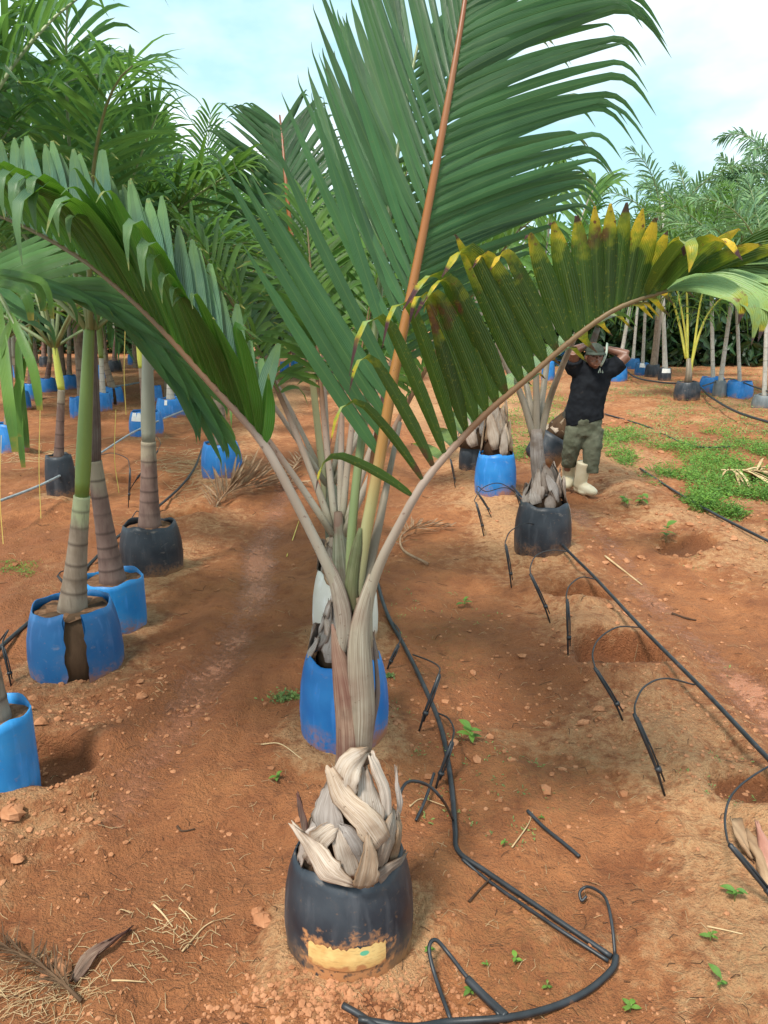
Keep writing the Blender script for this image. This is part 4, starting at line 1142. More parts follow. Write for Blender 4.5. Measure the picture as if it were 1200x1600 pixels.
hero_row(F_, [(473, 490, 600, 480, 4.2, .03, .05, dr_), (458, 385, 570, 330, 4.3, .02, .05, dr_), (452, 330, 540, 245, 4.35, .02, .05, dr_), (446, 270, 505, 170, 4.4, .02, .04, dr_), (440, 200, 470, 150, 4.45, .0, .03, dr_)], 44, .030, (0, 1, .3), jit=.02, prof='slim')
centre_palm("c3", "palm in the white pot with one feathery frond standing against the sky", None, [(530, 880, 4.2), (522, 810, 4.2), (515, 730, 4.2)], [.085, .07, .055, .018],
    [(160, 64), (100, 70), (20, 64), (200, 60), (-20, 62), (60, 74)], 1.9, extra=[F_], length=.5, width=.03, seed=4)

# right row palms
def right_palm(key, label, tr_pts, rs, petioles, husk_h, hr, seed, leaf="leaf_fresh", Lf=1.5):
    x, y, z = PH[key]; b = np.array([x, y, z])
    root = empty("potted_palm", b, label, "palm", GP)
    P = catmull([b] + [at(*q) for q in tr_pts], 12)
    V, F, U = tube(P - b, np.interp(np.linspace(0, 1, 12), np.linspace(0, 1, len(rs)), rs), 12); U[:, 2] = .3
    obj("trunk", V, F, "husk_grey", root, U)
    husk_cluster(root, b, None, -.02, hr, hr * .42, husk_h, 14, "husk_grey" if seed % 2 else "husk", seed, .03)
    fr = []
    for pts in petioles:
        pp = catmull(hp(pts), 18)
        f = Frond(pp, np.linspace(.030, .006, 18), "petiole_grey", leaf); feather(f, 26, .55, .045, s0=.52, v=20, npt=6); fr.append(f)
    build_palm(root, fr, b, "joined", 7)
y1 = PH["r1"][1]
right_palm("r1", "palm with forking grey petioles in the black pot beside the taut hose", [(850, 780, y1), (840, 720, y1), (838, 670, y1)], [.09, .075, .055, .045],
   [[(836, 690, y1), (815, 620, y1), (790, 570, y1), (760, 480, y1), (730, 400, y1), (700, 350, y1)], [(838, 690, y1), (838, 620, y1), (838, 560, y1), (845, 450, y1), (860, 340, y1), (880, 270, y1)],
    [(842, 690, y1), (860, 620, y1), (890, 545, y1 - .3), (920, 480, y1 - .5), (960, 420, y1 - .7), (1010, 400, y1 - .9)], [(838, 680, y1), (826, 620, y1 + .1), (815, 560, y1 + .3), (800, 460, y1 + .6), (790, 380, y1 + .9)],
    [(840, 680, y1), (850, 600, y1 + .2), (870, 480, y1 + .4), (910, 340, y1 + .5), (930, 290, y1 + .6)]], .27, .175, 5)
y2 = PH["r2"][1]
right_palm("r2", "palm wrapped in whitish torn husks in the blue pot of the right row", [(772, 700, y2), (772, 660, y2), (770, 620, y2)], [.11, .09, .07, .055],
   [[(770, 640, y2), (760, 560, y2), (740, 450, y2), (700, 350, y2), (650, 300, y2)], [(770, 640, y2), (775, 560, y2), (790, 420, y2), (830, 300, y2), (880, 250, y2)], [(770, 640, y2), (790, 560, y2), (830, 480, y2), (900, 430, y2), (960, 430, y2)],
    [(770, 640, y2), (755, 580, y2), (710, 520, y2), (650, 500, y2), (590, 520, y2)]], .50, .17, 6, "leaf_nursery")
y3 = PH["r3"][1]
right_palm("r3", "palm with ragged husks in the black pot at the back of the right row", [(745, 670, y3), (742, 640, y3), (740, 600, y3)], [.11, .09, .07, .055],
   [[(740, 620, y3), (730, 540, y3), (700, 430, y3), (640, 360, y3)], [(740, 620, y3), (745, 540, y3), (770, 420, y3), (830, 330, y3)], [(740, 620, y3), (735, 560, y3), (690, 500, y3), (620, 500, y3)]], .45, .20, 7, "leaf_nursery")
# young yellow palm r4
x, y, z = PH["r4"]; b = np.array([x, y, z])
rt = empty("potted_palm", b, "young palm with bright yellow stalks and fine drooping leaflets in a black pot", "palm", GP)
V, F, U = tube(np.array([[0, 0, -.02], [0, 0, .2], at(1076, 560, y) - b]), [.09, .07, .05], 10); obj("trunk", V, F, "petiole_grey", rt, U)
fr = []
for pts in ([(1075, 600, y), (1073, 540, y), (1062, 470, y), (1045, 420, y), (1010, 400, y)], [(1078, 590, y), (1085, 540, y), (1095, 470, y), (1110, 430, y), (1150, 420, y)],
            [(1074, 600, y), (1090, 530, y), (1110, 485, y), (1140, 460, y), (1170, 480, y)], [(1072, 560, y), (1060, 500, y + .3), (1040, 450, y + .4), (1000, 440, y + .4), (970, 470, y + .4)], [(1074, 560, y), (1074, 480, y + .3), (1070, 420, y + .5), (1060, 380, y + .7)]):
    f = Frond(catmull(hp(pts), 16), np.linspace(.035, .008, 16), "petiole_yellow", "leaf_fresh"); feather(f, 26, .75, .035, s0=.4, droop=.6, tipdroop=.6, v=0, npt=6); fr.append(f)
build_palm(rt, fr, b, "joined", 6)
# pale trunked palms on the right, seen up to their crowns
RT = [("r5", "tall pale palm with widely spaced rings standing in the blue pot", (1112, 470), (1112, 420), .10, .085),
      ("r6", "leaning pale palm in the slim grey pot", (1143, 470), (1146, 420), .11, .085),
      ("r7", "slim pale palm in the blue pot with a dusty smear", (1151, 470), (1151, 420), .085, .075),
      ("r8", "pale palm at the right edge in the grey pot", (1199, 470), (1200, 420), .09, .08),
      ("r10", "thin pale palm in the dark blue pot of the shaded cluster", (997, 470), (998, 430), .12, .09),
      ("r11", "thin grey palm in the dark blue pot with the paper label", (1009, 470), (1010, 430), .11, .09),
      ("r12", "flared grey palm in the black pot between labelled pots", (1029, 470), (1031, 430), .18, .10),
      ("r13", "tall grey palm in the black pot with a white label on its rim", (1034, 400), (1035, 360), .15, .10),
      ("r9", "leaning grey palm behind the worker's elbow", (984, 480), (990, 440), .14, .10)]
for i, (k, lab, t1, t2, r0, r1) in enumerate(RT):
    ring_palm(k, lab, t1, t2, r0 * .55, r1 * .5, "trunk_pale" if i != 6 else "trunk_grey", "shaft_green", cr_=dict(nf=9, Lf=2.4, leafmat="leaf_feather" if i % 2 else "leaf_fresh", n=34, length=.55, width=.05, el=(10, 75), g=.5, az0=i * 31, npt=5, plume=60, r0=.025), spacing=.22)

# ------------------------------------------------------------------ distant palm belt (prototypes copied)
def far_palm(name, label, H, nf, Lf, leaf, plume, length, width, n, seed, group, g=.35, el=(5, 75)):
    random.seed(seed)
    root = empty(name, (0, 0, 0), label, "palm", group)
    ringed([0, 0, 0], [0, 0, H], .14, .09, "trunk_grey", root, .25, 8)
    shaft([0, 0, H], [0, 0, H + .6], .1, .06, "shaft_green", root)
    fr = crown(np.array([0, 0, H + .5]), nf=nf, Lf=Lf, leafmat=leaf, n=n, length=length, width=width, el=el, g=g, npt=4, plume=plume, r0=.035)
    for f in fr:
        V, F, U = tube(f.pts, f.rad, 4); fo = obj("frond", V, F, f.mat, root, U)
        P, W, N, r, y = f.cat(); V, U = ribbons(P, W, N, r, y); v, fc, u = join_ribs(V, U)
        lo = obj("leaflets", v, fc, f.leaf, fo, u); lo["kind"] = "stuff"
    return root
GF = "feathery palms in the belt beyond the right rows"
GD = "shady palms closing the far side of the nursery"
p1 = far_palm("feather_palm", "tall feathery palm whose bottlebrush fronds reach highest at the right edge", 4.6, 9, 2.6, "leaf_feather", 180, .5, .05, 66, 5, GF, g=.62, el=(15, 80))
p2 = far_palm("feather_palm", "feathery palm in the distant belt right of the tall thin pole", 3.2, 9, 2.4, "leaf_feather", 180, .5, .05, 66, 6, GF, g=.62, el=(15, 80))
p3 = far_palm("background_palm", "dense green palm in the belt that closes the far side of the nursery", 3.2, 12, 2.8, "leaf_nursery", 25, .8, .11, 34, 8, GD, el=(-5, 75))
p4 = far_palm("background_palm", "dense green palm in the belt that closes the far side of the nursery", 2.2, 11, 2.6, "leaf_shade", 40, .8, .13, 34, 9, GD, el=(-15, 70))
used = set()
def put(proto, px, py, Y, rz, s, label=None):
    c = proto if proto.name not in used else copy_tree(proto)
    used.add(proto.name)
    p = at(px, py, Y)
    c.location = (float(p[0]), float(Y), gz1(p[0], Y) - .05); c.rotation_euler = (0, 0, rz); c.scale = (s, s, s)
    if label: c["label"] = label
    return c
# (crown centre pixel decides x; height fixed by scale)
put(p1, 1212, 400, 29, .3, 1.25)
put(p2, 1075, 400, 30, 1.3, 1.3)
for i, (px, Y, s, lab) in enumerate([(1130, 31, 1.25, "feathery palm midway along the distant belt at right"), (1165, 29, 1.3, "broad feathery palm just left of the tallest one at right"),
        (1105, 34, 1.3, "feathery palm low in the distant belt behind the yellow stemmed palm"), (1235, 29, 1.15, "feathery palm cut by the right edge below the tallest one"), (985, 32, 1.0, "far feathery palm left of the thin pole")]):
    put(p2, px, 400, Y, i * 1.7 + .5, s, lab)
rn = random.Random(3)
for i in range(12):
    px = 620 + i * 54 + rn.uniform(-15, 15); Y = rn.uniform(32, 46)
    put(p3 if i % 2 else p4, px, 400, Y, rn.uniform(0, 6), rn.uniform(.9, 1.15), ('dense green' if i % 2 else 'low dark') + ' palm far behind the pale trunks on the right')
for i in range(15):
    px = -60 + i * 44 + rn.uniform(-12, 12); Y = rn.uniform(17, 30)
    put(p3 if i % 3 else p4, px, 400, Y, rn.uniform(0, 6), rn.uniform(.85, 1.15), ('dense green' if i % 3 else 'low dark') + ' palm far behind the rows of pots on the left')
# far shade: a clipped dark hedge as one mass of leaves
def hedge(x0, x1, Y, h, n, mat, name, label=None):
    P = np.stack([RNG.uniform(x0, x1, n), Y + RNG.uniform(0, 2.5, n), RNG.random(n) ** .8 * h * (1 + .25 * RNG.normal(0, 1, n))], 1)
    d = nrm(RNG.normal(0, 1, (n, 3))) * .5
    u = np.linspace(0, 1, 3)
    PP = P[:, None] + d[:, None] * u[None, :, None]
    W = np.full((n, 1), .2) * np.array([[.4, 1, .05]])
    V, U = ribbons(PP, W, nrm(RNG.normal(0, 1, (n, 3))), RNG.random(n), np.zeros(n))
    v, f, u_ = join_ribs(V, U)
    o = obj(name, v, f, mat, None, u_); o["kind"] = "stuff"
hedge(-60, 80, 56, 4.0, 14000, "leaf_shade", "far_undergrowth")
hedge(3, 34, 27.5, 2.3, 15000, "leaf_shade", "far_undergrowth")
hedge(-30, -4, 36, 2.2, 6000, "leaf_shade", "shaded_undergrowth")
# brick house glimpse far left
hs = empty("brick_house", (-16, 42, 0), "low orange brick house glimpsed between the dark trunks on the left", "building")
def box(c, s): 
    x, y, z = c; a, b_, d = s[0] / 2, s[1] / 2, s[2] / 2
    V = [[x + i * a, y + j * b_, z + k * d] for i in (-1, 1) for j in (-1, 1) for k in (-1, 1)]
    F = [[0, 1, 3, 2], [4, 6, 7, 5], [0, 4, 5, 1], [2, 3, 7, 6], [0, 2, 6, 4], [1, 5, 7, 3]]
    return np.array(V, float), F
V, F = box((0, 0, 1.0), (9, 4, 2.0)); obj("wall", V, F, "far_brick", hs, smooth=False)
V = [[-5, -2.4, 1.95], [5, -2.4, 1.95], [5, 0, 2.9], [-5, 0, 2.9], [-5, 2.4, 1.95], [5, 2.4, 1.95]]
obj("roof", V, [[0, 1, 2, 3], [3, 2, 5, 4]], "far_brick", hs, smooth=False)
# thin pole
pb_ = at(1031, 500, 24)
V, F, U = tube(np.array([[0, 0, 0], [.02, 0, 3], at(1034, 300, 24) - np.array([pb_[0], 24, 0])]), .05, 8)
o = obj("thin_pole", V, F, "trunk_pale", None, loc=(pb_[0], 24, 0)); tag(o, "tall thin grey pole against the white sky beside the feathery palms", "pole")

# ------------------------------------------------------------------ hoses
def hose(name, pts, r, mat, label, cat="hose", group=None, sides=10, n=60):
    P = catmull(pts, n); b = P[0].copy()
    V, F, U = tube(P - b, r, sides)
    o = obj(name, V, F, mat, None, U, loc=b); return tag(o, label, cat, group)
GH = "black irrigation hoses along the palm rows"
H1p = [(1290, 1272), (1200, 1185), (1100, 1079), (1000, 978), (930, 903), (870, 842), (805, 765), (760, 712), (725, 672)]
def onG(a, b_, dz, fz=0.0):
    p = flat(a, b_, fz); return np.array([p[0], p[1], fz])
H1 = [onG(a, b_, 0, .11) for a, b_ in H1p]
hose("irrigation_hose", H1, .0105, "hose_black", "long straight black hose running diagonally past the open holes on the right", group=GH, n=80)
def gp(lst, dz=.012): return [ground(a, b_, dz) for a, b_ in lst]
H2 = gp([(575, 850), (590, 915), (606, 965), (635, 1020), (664, 1080), (690, 1145), (705, 1230), (711, 1300), (716, 1335), (760, 1368), (860, 1435), (955, 1500)], .016)
hose("irrigation_hose", H2, np.interp(np.linspace(0, 1, 120), [0, .6, .7, 1], [.0125, .011, .009, .0085]), "hose_black", "black hose that bends sharply right of the nearest pot", group=GH, n=120)
H2b = gp([(722, 1345), (765, 1380), (860, 1446), (950, 1506)], .011)
hose("irrigation_hose", H2b, .006, "hose_black", "thinner black tube lying tight against the bent hose", group=GH, n=40)
H2c = gp([(962, 1500), (955, 1522), (915, 1555), (860, 1580), (790, 1597), (700, 1604), (640, 1612), (560, 1600)], .016)
hose("irrigation_hose", H2c, .0098, "hose_black", "thick black hose curving along the bottom edge to the sharp elbow", group=GH, n=60)
hose("irrigation_hose", gp([(536, 1578), (570, 1598), (620, 1640)], .016), .009, "hose_black", "short black hose end poking in at the bottom below the pot", group=GH, n=14)
H3 = [ground(a, b_, .04) for a, b_ in [(-30, 1060), (2, 1022), (60, 968), (112, 920), (180, 850), (230, 812), (280, 768), (305, 735), (320, 700), (345, 688)]]
hose("irrigation_hose", H3, .013, "hose_black", "black hose passing behind the split blue pot in the left row", group=GH, n=80)
hose("irrigation_hose", [onG(a, b_, 0, .25) for a, b_ in [(-20, 790), (70, 755), (150, 712), (215, 672), (290, 640)]], .012, "hose_grey", "thin grey tube strung through the second row on the left", group=GH)
hose("irrigation_hose", [onG(a, b_, 0, .2) for a, b_ in [(165, 605), (205, 600), (230, 590), (250, 560), (262, 545)]], .02, "hose_grey", "pale grey tube looping beside the slender yellow necked palm", group=GH)
hose("irrigation_hose", gp([(945, 648), (1010, 668), (1060, 690), (1095, 700), (1140, 700)], .015), .014, "hose_black", "black hose crossing the weeds right of the worker", group=GH)
hose("irrigation_hose", gp([(1000, 735), (1060, 775), (1120, 810), (1200, 850), (1290, 890)], .03), .013, "hose_black", "black hose at the lower edge of the weed patch on the right", group=GH)
hose("irrigation_hose", [onG(a, b_, 0, .12) for a, b_ in [(960, 556), (985, 585), (1030, 597), (1085, 601), (1110, 620), (1150, 643), (1215, 664)]], .022, "hose_black", "black hose slung past the far right pots", group=GH)
hose("irrigation_hose", [onG(a, b_, 0, .3) for a, b_ in [(1098, 603), (1140, 592), (1180, 605), (1220, 618)]], .015, "hose_black", "thin black hose resting on the far right blue pots", group=GH)
hose("water_pipe", gp([(1030, 562), (1100, 560), (1160, 556), (1230, 552)], .03), .045, "pipe_pale", "pale green pipe lying across the far orange soil", "pipe")
hose("water_pipe", gp([(960, 527), (1030, 526), (1110, 526), (1150, 527)], .05), .05, "pipe_pale", "whitish pipe lying at the foot of the far belt", "pipe")

GD2 = "drip tubes with stakes branching off the hoses"
def drip(mid, s0, s1, label, Yr=None, start=None, air=False, r=.0042):
    """mid: pixel list from hose to stake head; s0,s1 stake head and foot pixels"""
    foot = ground(*s1)
    a = start if start is not None else onG(*mid[0], 0, .11)
    head = at(s0[0], s0[1], foot[1] + .03)
    n = len(mid); pts = [a]
    for i, (px, py) in enumerate(mid[1:], 1):
        t = i / n; pts.append(at(px, py, a[1] * (1 - t) + head[1] * t))
    pts.append(head)
    root = empty("drip_line", foot, label, "drip tube", GD2)
    P = catmull(pts, 40); V, F, U = tube(P - foot, r, 6); obj("tube", V, F, "hose_black", root, U)
    h = head - foot
    V, F, U = tube(np.array([[0, 0, -.03], h * .35, h * .7, h * 1.02]), [.004, .006, .0075, .008], 6); obj("stake", V, F, "hose_black", root, U)
    off = np.array([.011, 0, 0])
    V, F, U = tube(np.array([h * .18 + off, h * .6 + off * 1.2, h * .98 + off * .7]), [.0035, .0038, .0038], 6); obj("emitter_tube", V, F, "hose_black", root, U)
    V, F, U = tube(np.array([h * .30 + off * .5, h * .36 + off * .5]), [.013, .013], 8); obj("clip", V, F, "hose_black", root, U)
drip([(1085, 1070), (1040, 1060), (1008, 1072), (993, 1098)], (992, 1118), (1043, 1243), "drip tube with a long slanting stake, nearest of those left of the straight hose")
drip([(998, 980), (965, 980), (937, 997), (926, 1020)], (930, 1045), (978, 1125), "drip tube arching over the larger open hole")
drip([(930, 905), (908, 902), (890, 915), (885, 930)], (886, 938), (888, 1025), "drip tube with an upright stake between the two open holes")
drip([(888, 862), (860, 860), (838, 868), (829, 885)], (829, 898), (862, 972), "drip tube stake in front of the black pot's right side")
drip([(868, 840), (830, 818), (800, 828), (790, 845)], (790, 852), (800, 918), "drip tube looped in front of the black pot's left side")
drip([(805, 768), (780, 755), (755, 762), (742, 780)], (744, 786), (757, 838), "drip tube arching over the blue pot, left stake")
drip([(812, 775), (790, 762), (760, 768), (747, 760)], (745, 768), (770, 808), "drip tube arching over the blue pot, right stake")
drip([(725, 672), (715, 690), (704, 710), (703, 716)], (704, 718), (712, 762), "small drip stake left of the far black pot")
drip([(1230, 1208), (1180, 1210), (1145, 1240), (1133, 1275), (1136, 1310)], (1142, 1322), (1225, 1425), "large drip tube looping in from the right edge", start=ground(1240, 1215, .12))
drip([(612, 975), (624, 985), (625, 1000)], (622, 1008), (603, 1045), "drip stake at the right side of the bright blue pot", start=ground(612, 975, .02))
drip([(645, 1028), (670, 1032), (686, 1042)], (686, 1055), (652, 1143), "drip tube and stake beside the middle of the bent hose", start=ground(645, 1028, .02))
drip([(684, 1115), (700, 1122), (709, 1140)], (706, 1160), (678, 1232), "drip stake crossing the bent hose near the husks", start=ground(684, 1120, .02))
drip([(807, 772), (812, 790)], (806, 770), (822, 800), "short drip stake pushed into the black pot's rim")
drip([(0, 990), (12, 985), (5, 1000)], (4, 1010), (18, 1072), "drip stake near the light blue pot at left", start=ground(-10, 1030, .05))
drip([(112, 920), (106, 895), (96, 893)], (90, 900), (118, 935), "drip loop behind the split blue pot", start=ground(100, 930, .05))
drip([(205, 850), (200, 820), (212, 800)], (218, 800), (228, 838), "drip loop left of the grey brown trunk", start=ground(190, 845, .05))
drip([(150, 712), (175, 708), (198, 716), (202, 728)], (203, 732), (200, 792), "drip stake standing on the slope behind the split pot", start=onG(150, 712, 0, .25))
drip([(215, 672), (235, 675), (250, 690)], (246, 705), (200, 765), "drip tube hanging into the hole of the second row", start=onG(215, 672, 0, .25))
# tube over the main pot, plug loop, loose stake, loop in the foreground
def bare(pts, r, label, name="drip_tube", cat="drip tube"):
    P = catmull(pts, 40); b = P[0].copy(); V, F, U = tube(P - b, r, 7)
    return tag(obj(name, V, F, "hose_black", None, U, loc=b), label, cat, GD2)
bare([ground(707, 1287, .02), at(695, 1255, 2.15), at(670, 1228, 2.1), at(640, 1221, 2.05), at(625, 1240, 2.0), at(622, 1270, 1.98)], .005, "drip tube arching from the bent hose into the nearest pot")
bare([ground(960, 1500, .02), ground(955, 1470, .05), ground(945, 1435, .07), ground(930, 1410, .05), ground(915, 1401, .04), ground(905, 1406, .03), ground(908, 1415, .02), ground(916, 1408, .02)], .005, "short drip tube with a curled black plug standing off the elbow")
bare([ground(780, 1595, .02), ground(755, 1565, .03), ground(730, 1545, .04), ground(700, 1515, .06), ground(680, 1499, .07), ground(670, 1508, .06), ground(680, 1540, .03), ground(705, 1600, .01)], .006, "loop of thin black tube lying in front of the nearest pot")
bare([ground(730, 1545, .035), ground(760, 1572, .03), ground(790, 1596, .02)], .012, "black emitter stake clipped to the loop of thin tube", "drip_stake", "drip stake")
bare([ground(824, 1270, .01), ground(850, 1297, .015), ground(880, 1322, .015), ground(905, 1342, .01)], .007, "loose black stake lying flat on bare soil right of the bent hose", "drip_stake", "drip stake")
bare([ground(650, 1285, .01), ground(665, 1258, .03), ground(678, 1228, .06)], .006, "dusty stake foot leaning under the bent hose", "drip_stake", "drip stake")

# ------------------------------------------------------------------ worker
def person():
    Y = 7.62
    ft = ground(905, 770)
    Y = ft[1] - .02
    root = empty("person", ft, "person in black t-shirt, green trousers and pale boots, hands behind the capped head", "person")
    A_ = lambda px, py, dy=0: at(px, py, Y + dy) - ft
    k = Y * cp + 1.2 * sp; m = k / 1200.0     # metres per pixel
    def T(pts, r, fl=1.0, sides=12, side=(1, 0, 0), n=None):
        P = catmull(pts, n or max(6, len(pts) * 3)); rr = np.interp(np.linspace(0, 1, len(P)), np.linspace(0, 1, len(r)), r)
        return tube(P, rr, sides, fl, side)
    def ball(c, r, s=(1, 1, 1), k_=10):
        t = np.linspace(-1, 1, k_); zz = np.sin(t * math.pi / 2); q = np.sqrt(np.maximum(1 - zz ** 2, .0004))
        V, F, U = tube(np.stack([np.zeros(k_), np.zeros(k_), zz * r * s[2]], 1), q * r * s[0], 12, s[1] / s[0], (1, 0, 0))
        return V + np.array(c), F, U
    def solid(name, parts, mat, vox=.012, sm=4, parent=root, disp=0, dsc=.1):
        V, F, U = merge(parts); o = obj(name, V, F, mat, parent)
        r_ = o.modifiers.new("remesh", 'REMESH'); r_.mode = 'VOXEL'; r_.voxel_size = vox; r_.use_smooth_shade = True
        s_ = o.modifiers.new("smooth", 'SMOOTH'); s_.iterations = sm; s_.factor = .5
        if disp:
            tx = bpy.data.textures.new("folds", 'CLOUDS'); tx.noise_scale = dsc
            d = o.modifiers.new("folds", 'DISPLACE'); d.texture = tx; d.strength = disp; d.mid_level = .5; d.texture_coords = 'LOCAL'
        return o
    hd = A_(929, 556, -.10)      # head centre
    nk = A_(930, 580, .0)
    shL, shR = A_(897, 574), A_(958, 574)
    elL, elR = A_(896, 549, -.12), A_(981, 555, -.02)
    haL, haR = A_(914, 540, .06), A_(948, 545, .08)
    body = [T([A_(916, 668), A_(921, 630), A_(927, 590), nk], [.13, .13, .14, .06], .65),
            T([nk + np.array([0, .03, -.03]), hd + np.array([0, .02, -.02])], [.058, .055]),
            ball(hd, .10, (.80, .98, 1.12)), ball(hd + np.array([0, -.055, -.06]), .055, (.95, .8, .9)),
            ball(hd + np.array([.0, -.105, -.03]), .017, (.8, 1, 1.4)),
            ball(hd + np.array([-.08, .01, -.02]), .02, (.5, 1, 1.4)), ball(hd + np.array([.08, .01, -.02]), .02, (.5, 1, 1.4)),
            T([shL, (shL + elL) / 2, elL], [.062, .058, .05]), T([elL, (elL * .6 + haL * .4), haL], [.050, .046, .032]),
            T([shR, (shR + elR) / 2, elR], [.062, .058, .05]), T([elR, (elR * .6 + haR * .4), haR], [.050, .046, .032])]
    for h_, sg in ((haL, 1), (haR, -1)):
        pa = h_ + np.array([sg * .04, .02, .0]); body.append(T([h_, pa], [.034, .036], .55))
        for q in range(4):
            o_ = np.array([sg * .01, .0, .026 - q * .018]); ln = (.07, .08, .075, .06)[q]
            body.append(T([pa + o_, pa + o_ + np.array([sg * ln * .6, .0, 0]), pa + o_ + np.array([sg * ln, -.015, 0])], [.0095, .009, .0075], 1, 6))
        body.append(T([h_ + np.array([sg * .01, 0, -.02]), h_ + np.array([sg * .04, -.01, -.045]), h_ + np.array([sg * .06, -.015, -.05])], [.012, .011, .009], 1, 6))
    # legs run inside the trousers
    hipL, hipR = A_(900, 668), A_(926, 668)
    knL, knR = A_(893, 700, .0), A_(923, 702, -.05)
    anL, anR = A_(886, 735, .08), A_(915, 735, -.04)
    body += [T([hipL, knL, anL], [.07, .05, .035]), T([hipR, knR, anR], [.07, .05, .035])]
    solid("body", body, "skin", .008, 2)
    def plain(name, parts, mat, parent=root):
        V, F, U = merge(parts); return obj(name, V, F, mat, parent)
    hair = ball(hd + np.array([0, .035, .0]), .088, (.86, .8, .85)); plain("hair", [hair], "dark_stick")
    for sx_ in (-.034, .034): plain("eye", [ball(hd + np.array([sx_, -.088, -.0]), .011, (1.3, .7, .5), 7)], "dark_stick")
    plain("mouth", [ball(hd + np.array([0, -.094, -.085]), .012, (1.9, .6, .35), 7)], "pink_root")
    # shirt
    sh = [T([A_(914, 660), A_(913, 650), A_(917, 625), A_(922, 600), A_(926, 582), A_(929, 572)], [.190, .193, .188, .193, .185, .10], .62, 20),
          T([A_(920, 580), shL, shL * .45 + elL * .55], [.10, .092, .083]), T([A_(936, 580), shR, shR * .45 + elR * .55], [.10, .092, .083]),
          T([A_(900, 572), A_(929, 570), A_(958, 572)], [.06, .075, .06], 1, 12, (0, 1, 0))]
    so = solid("tshirt", sh, "shirt_fabric", .012, 5, disp=.03, dsc=.09)
    em = np.array([[0, 0, 0], [.02, 0, .05], [.035, 0, .0], [.028, 0, -.004], [.02, 0, .025], [.012, 0, -.006], [.042, .0, .03], [.055, 0, -.004], [.045, 0, -.006]])
    e0 = A_(934, 582, -.155)
    obj("emblem", em + e0, [[0, 1, 4, 5], [1, 2, 3, 4], [6, 7, 8]], "pale_cloth", so, smooth=False)
    # trousers
    hipC = A_(913, 662)
    tr = [T([A_(913, 650), hipC, A_(912, 680)], [.172, .178, .165], .66, 20),
          T([A_(901, 670), A_(893, 700, .0), A_(888, 727, .08)], [.112, .092, .074], .95, 14),
          T([A_(927, 670), A_(925, 702, -.05), A_(922, 738, -.04)], [.112, .094, .082], .9, 14)]
    solid("trousers", tr, "trouser_fabric", .011, 3, disp=.03, dsc=.07)
    # boots
    def boot(top, ank, toe, sole_w):
        return [ball(toe, .056, (1, 1, .8)), ball((ank + toe) / 2 - np.array([0, 0, .03]), .07, (1.2, 1, .5)), ball(ank - np.array([0, -.02, .03]), .06, (1, 1, .8)), T([top, (top + ank) / 2, ank], [.078, .070, .064], 1.0), T([ank + np.array([0, .03, -.01]), (ank + toe) / 2 + np.array([0, 0, .005]), toe], [.064, .068, .060], .85)]
    f2 = A_(907, 770, -.05); f1 = A_(884, 759, .12)
    b2 = boot(A_(913, 722, -.04), np.array([f2[0], f2[1] + .05, .075]), np.array([f2[0] + .10, f2[1] - .07, .045]), .05)
    b1 = boot(A_(890, 716, .09), A_(888, 747, .16), A_(885, 758, .05), .05)
    solid("boot", b2, "rubber_boot", .009, 3); solid("boot", b1, "rubber_boot", .009, 3)
    # cap
    V, F, U = ball(hd + np.array([0, .0, .035]), .106, (.88, .98, .85), 12)
    V[:, 2] = np.maximum(V[:, 2], hd[2] + .02)
    cp_ = obj("cap", V, F, "cap_fabric", root)
    pts = []; Fb = []
    for i in range(9):
        a = math.pi * (1.12 + .76 * i / 8)
        pts += [hd + np.array([.092 * math.cos(a), .1 * math.sin(a), .036]), hd + np.array([.105 * math.cos(a), .1 * math.sin(a) - .075 * math.sin(math.pi * i / 8), .012])]
    for i in range(8): Fb.append([2 * i, 2 * i + 2, 2 * i + 3, 2 * i + 1])
    o = obj("cap_brim", np.array(pts), Fb, "cap_fabric", cp_); o.modifiers.new("t", 'SOLIDIFY').thickness = .006
    # neck cloth hanging beside the face
    pth = np.array([A_(949, 536, -.06), A_(948, 550, -.12), A_(944, 562, -.14), A_(938, 572, -.13)])
    V, F, U = sheet(catmull(pth, 8), np.full(8, .035), np.broadcast_to(np.array([.5, -1, 0.]), (8, 3)), .4, 5, .002)
    o = obj("neck_cloth", V, F, "pale_cloth", root, U); o.modifiers.new("t", 'SOLIDIFY').thickness = .004
    # the hauled palm: pot is a thing of its own
    Yp = Y + .55
    c0 = at(842, 722, Yp); ax_ = nrm(at(874, 672, Yp) - c0)
    pr = empty("dragged_pot", c0, "tilted black bag pot being dragged behind the worker", "plant pot")
    t = np.linspace(0, 1, 8)
    V, F, U = tube(ax_[None] * (t[:, None] * .34), np.interp(t, [0, .1, .5, 1], [.16, .2, .205, .19]), 24)
    obj("pot_wall", V, F, "pot_black", pr)
    b = c0 + ax_ * .33
    pr2 = empty("hauled_palm", b, "palm with a dry husk bulb and dark leaves, carried tilted behind the worker's back", "palm")
    s_ = nrm(np.cross(ax_, [0, 1, 0])); t_ = np.cross(ax_, s_)
    V, F, U = tube(np.array([ax_ * -.02, ax_ * .12, ax_ * .28]), [.15, .13, .07], 14); obj("inner_bulb", V, F, "husk_dark", pr2)
    rn_ = random.Random(9)
    for q in range(14):
        a = q * 2.4; z0 = .0 + .012 * q
        pts = np.array([(.145 - .08 * w - .004 * q) * (math.cos(a + .4 * w) * s_ + math.sin(a + .4 * w) * t_) + ax_ * (z0 + .17 * w) for w in np.linspace(0, 1, 6)])
        N = nrm(pts - (pts @ ax_)[:, None] * ax_)
        V, F, U = sheet(pts, np.interp(np.linspace(0, 1, 6), [0, .5, 1], [.11, .12, .01]), N, .7, 6, .006, rn_.random())
        o = obj("husk", V, F, "husk", pr2, U); o.modifiers.new("t", 'SOLIDIFY').thickness = .002
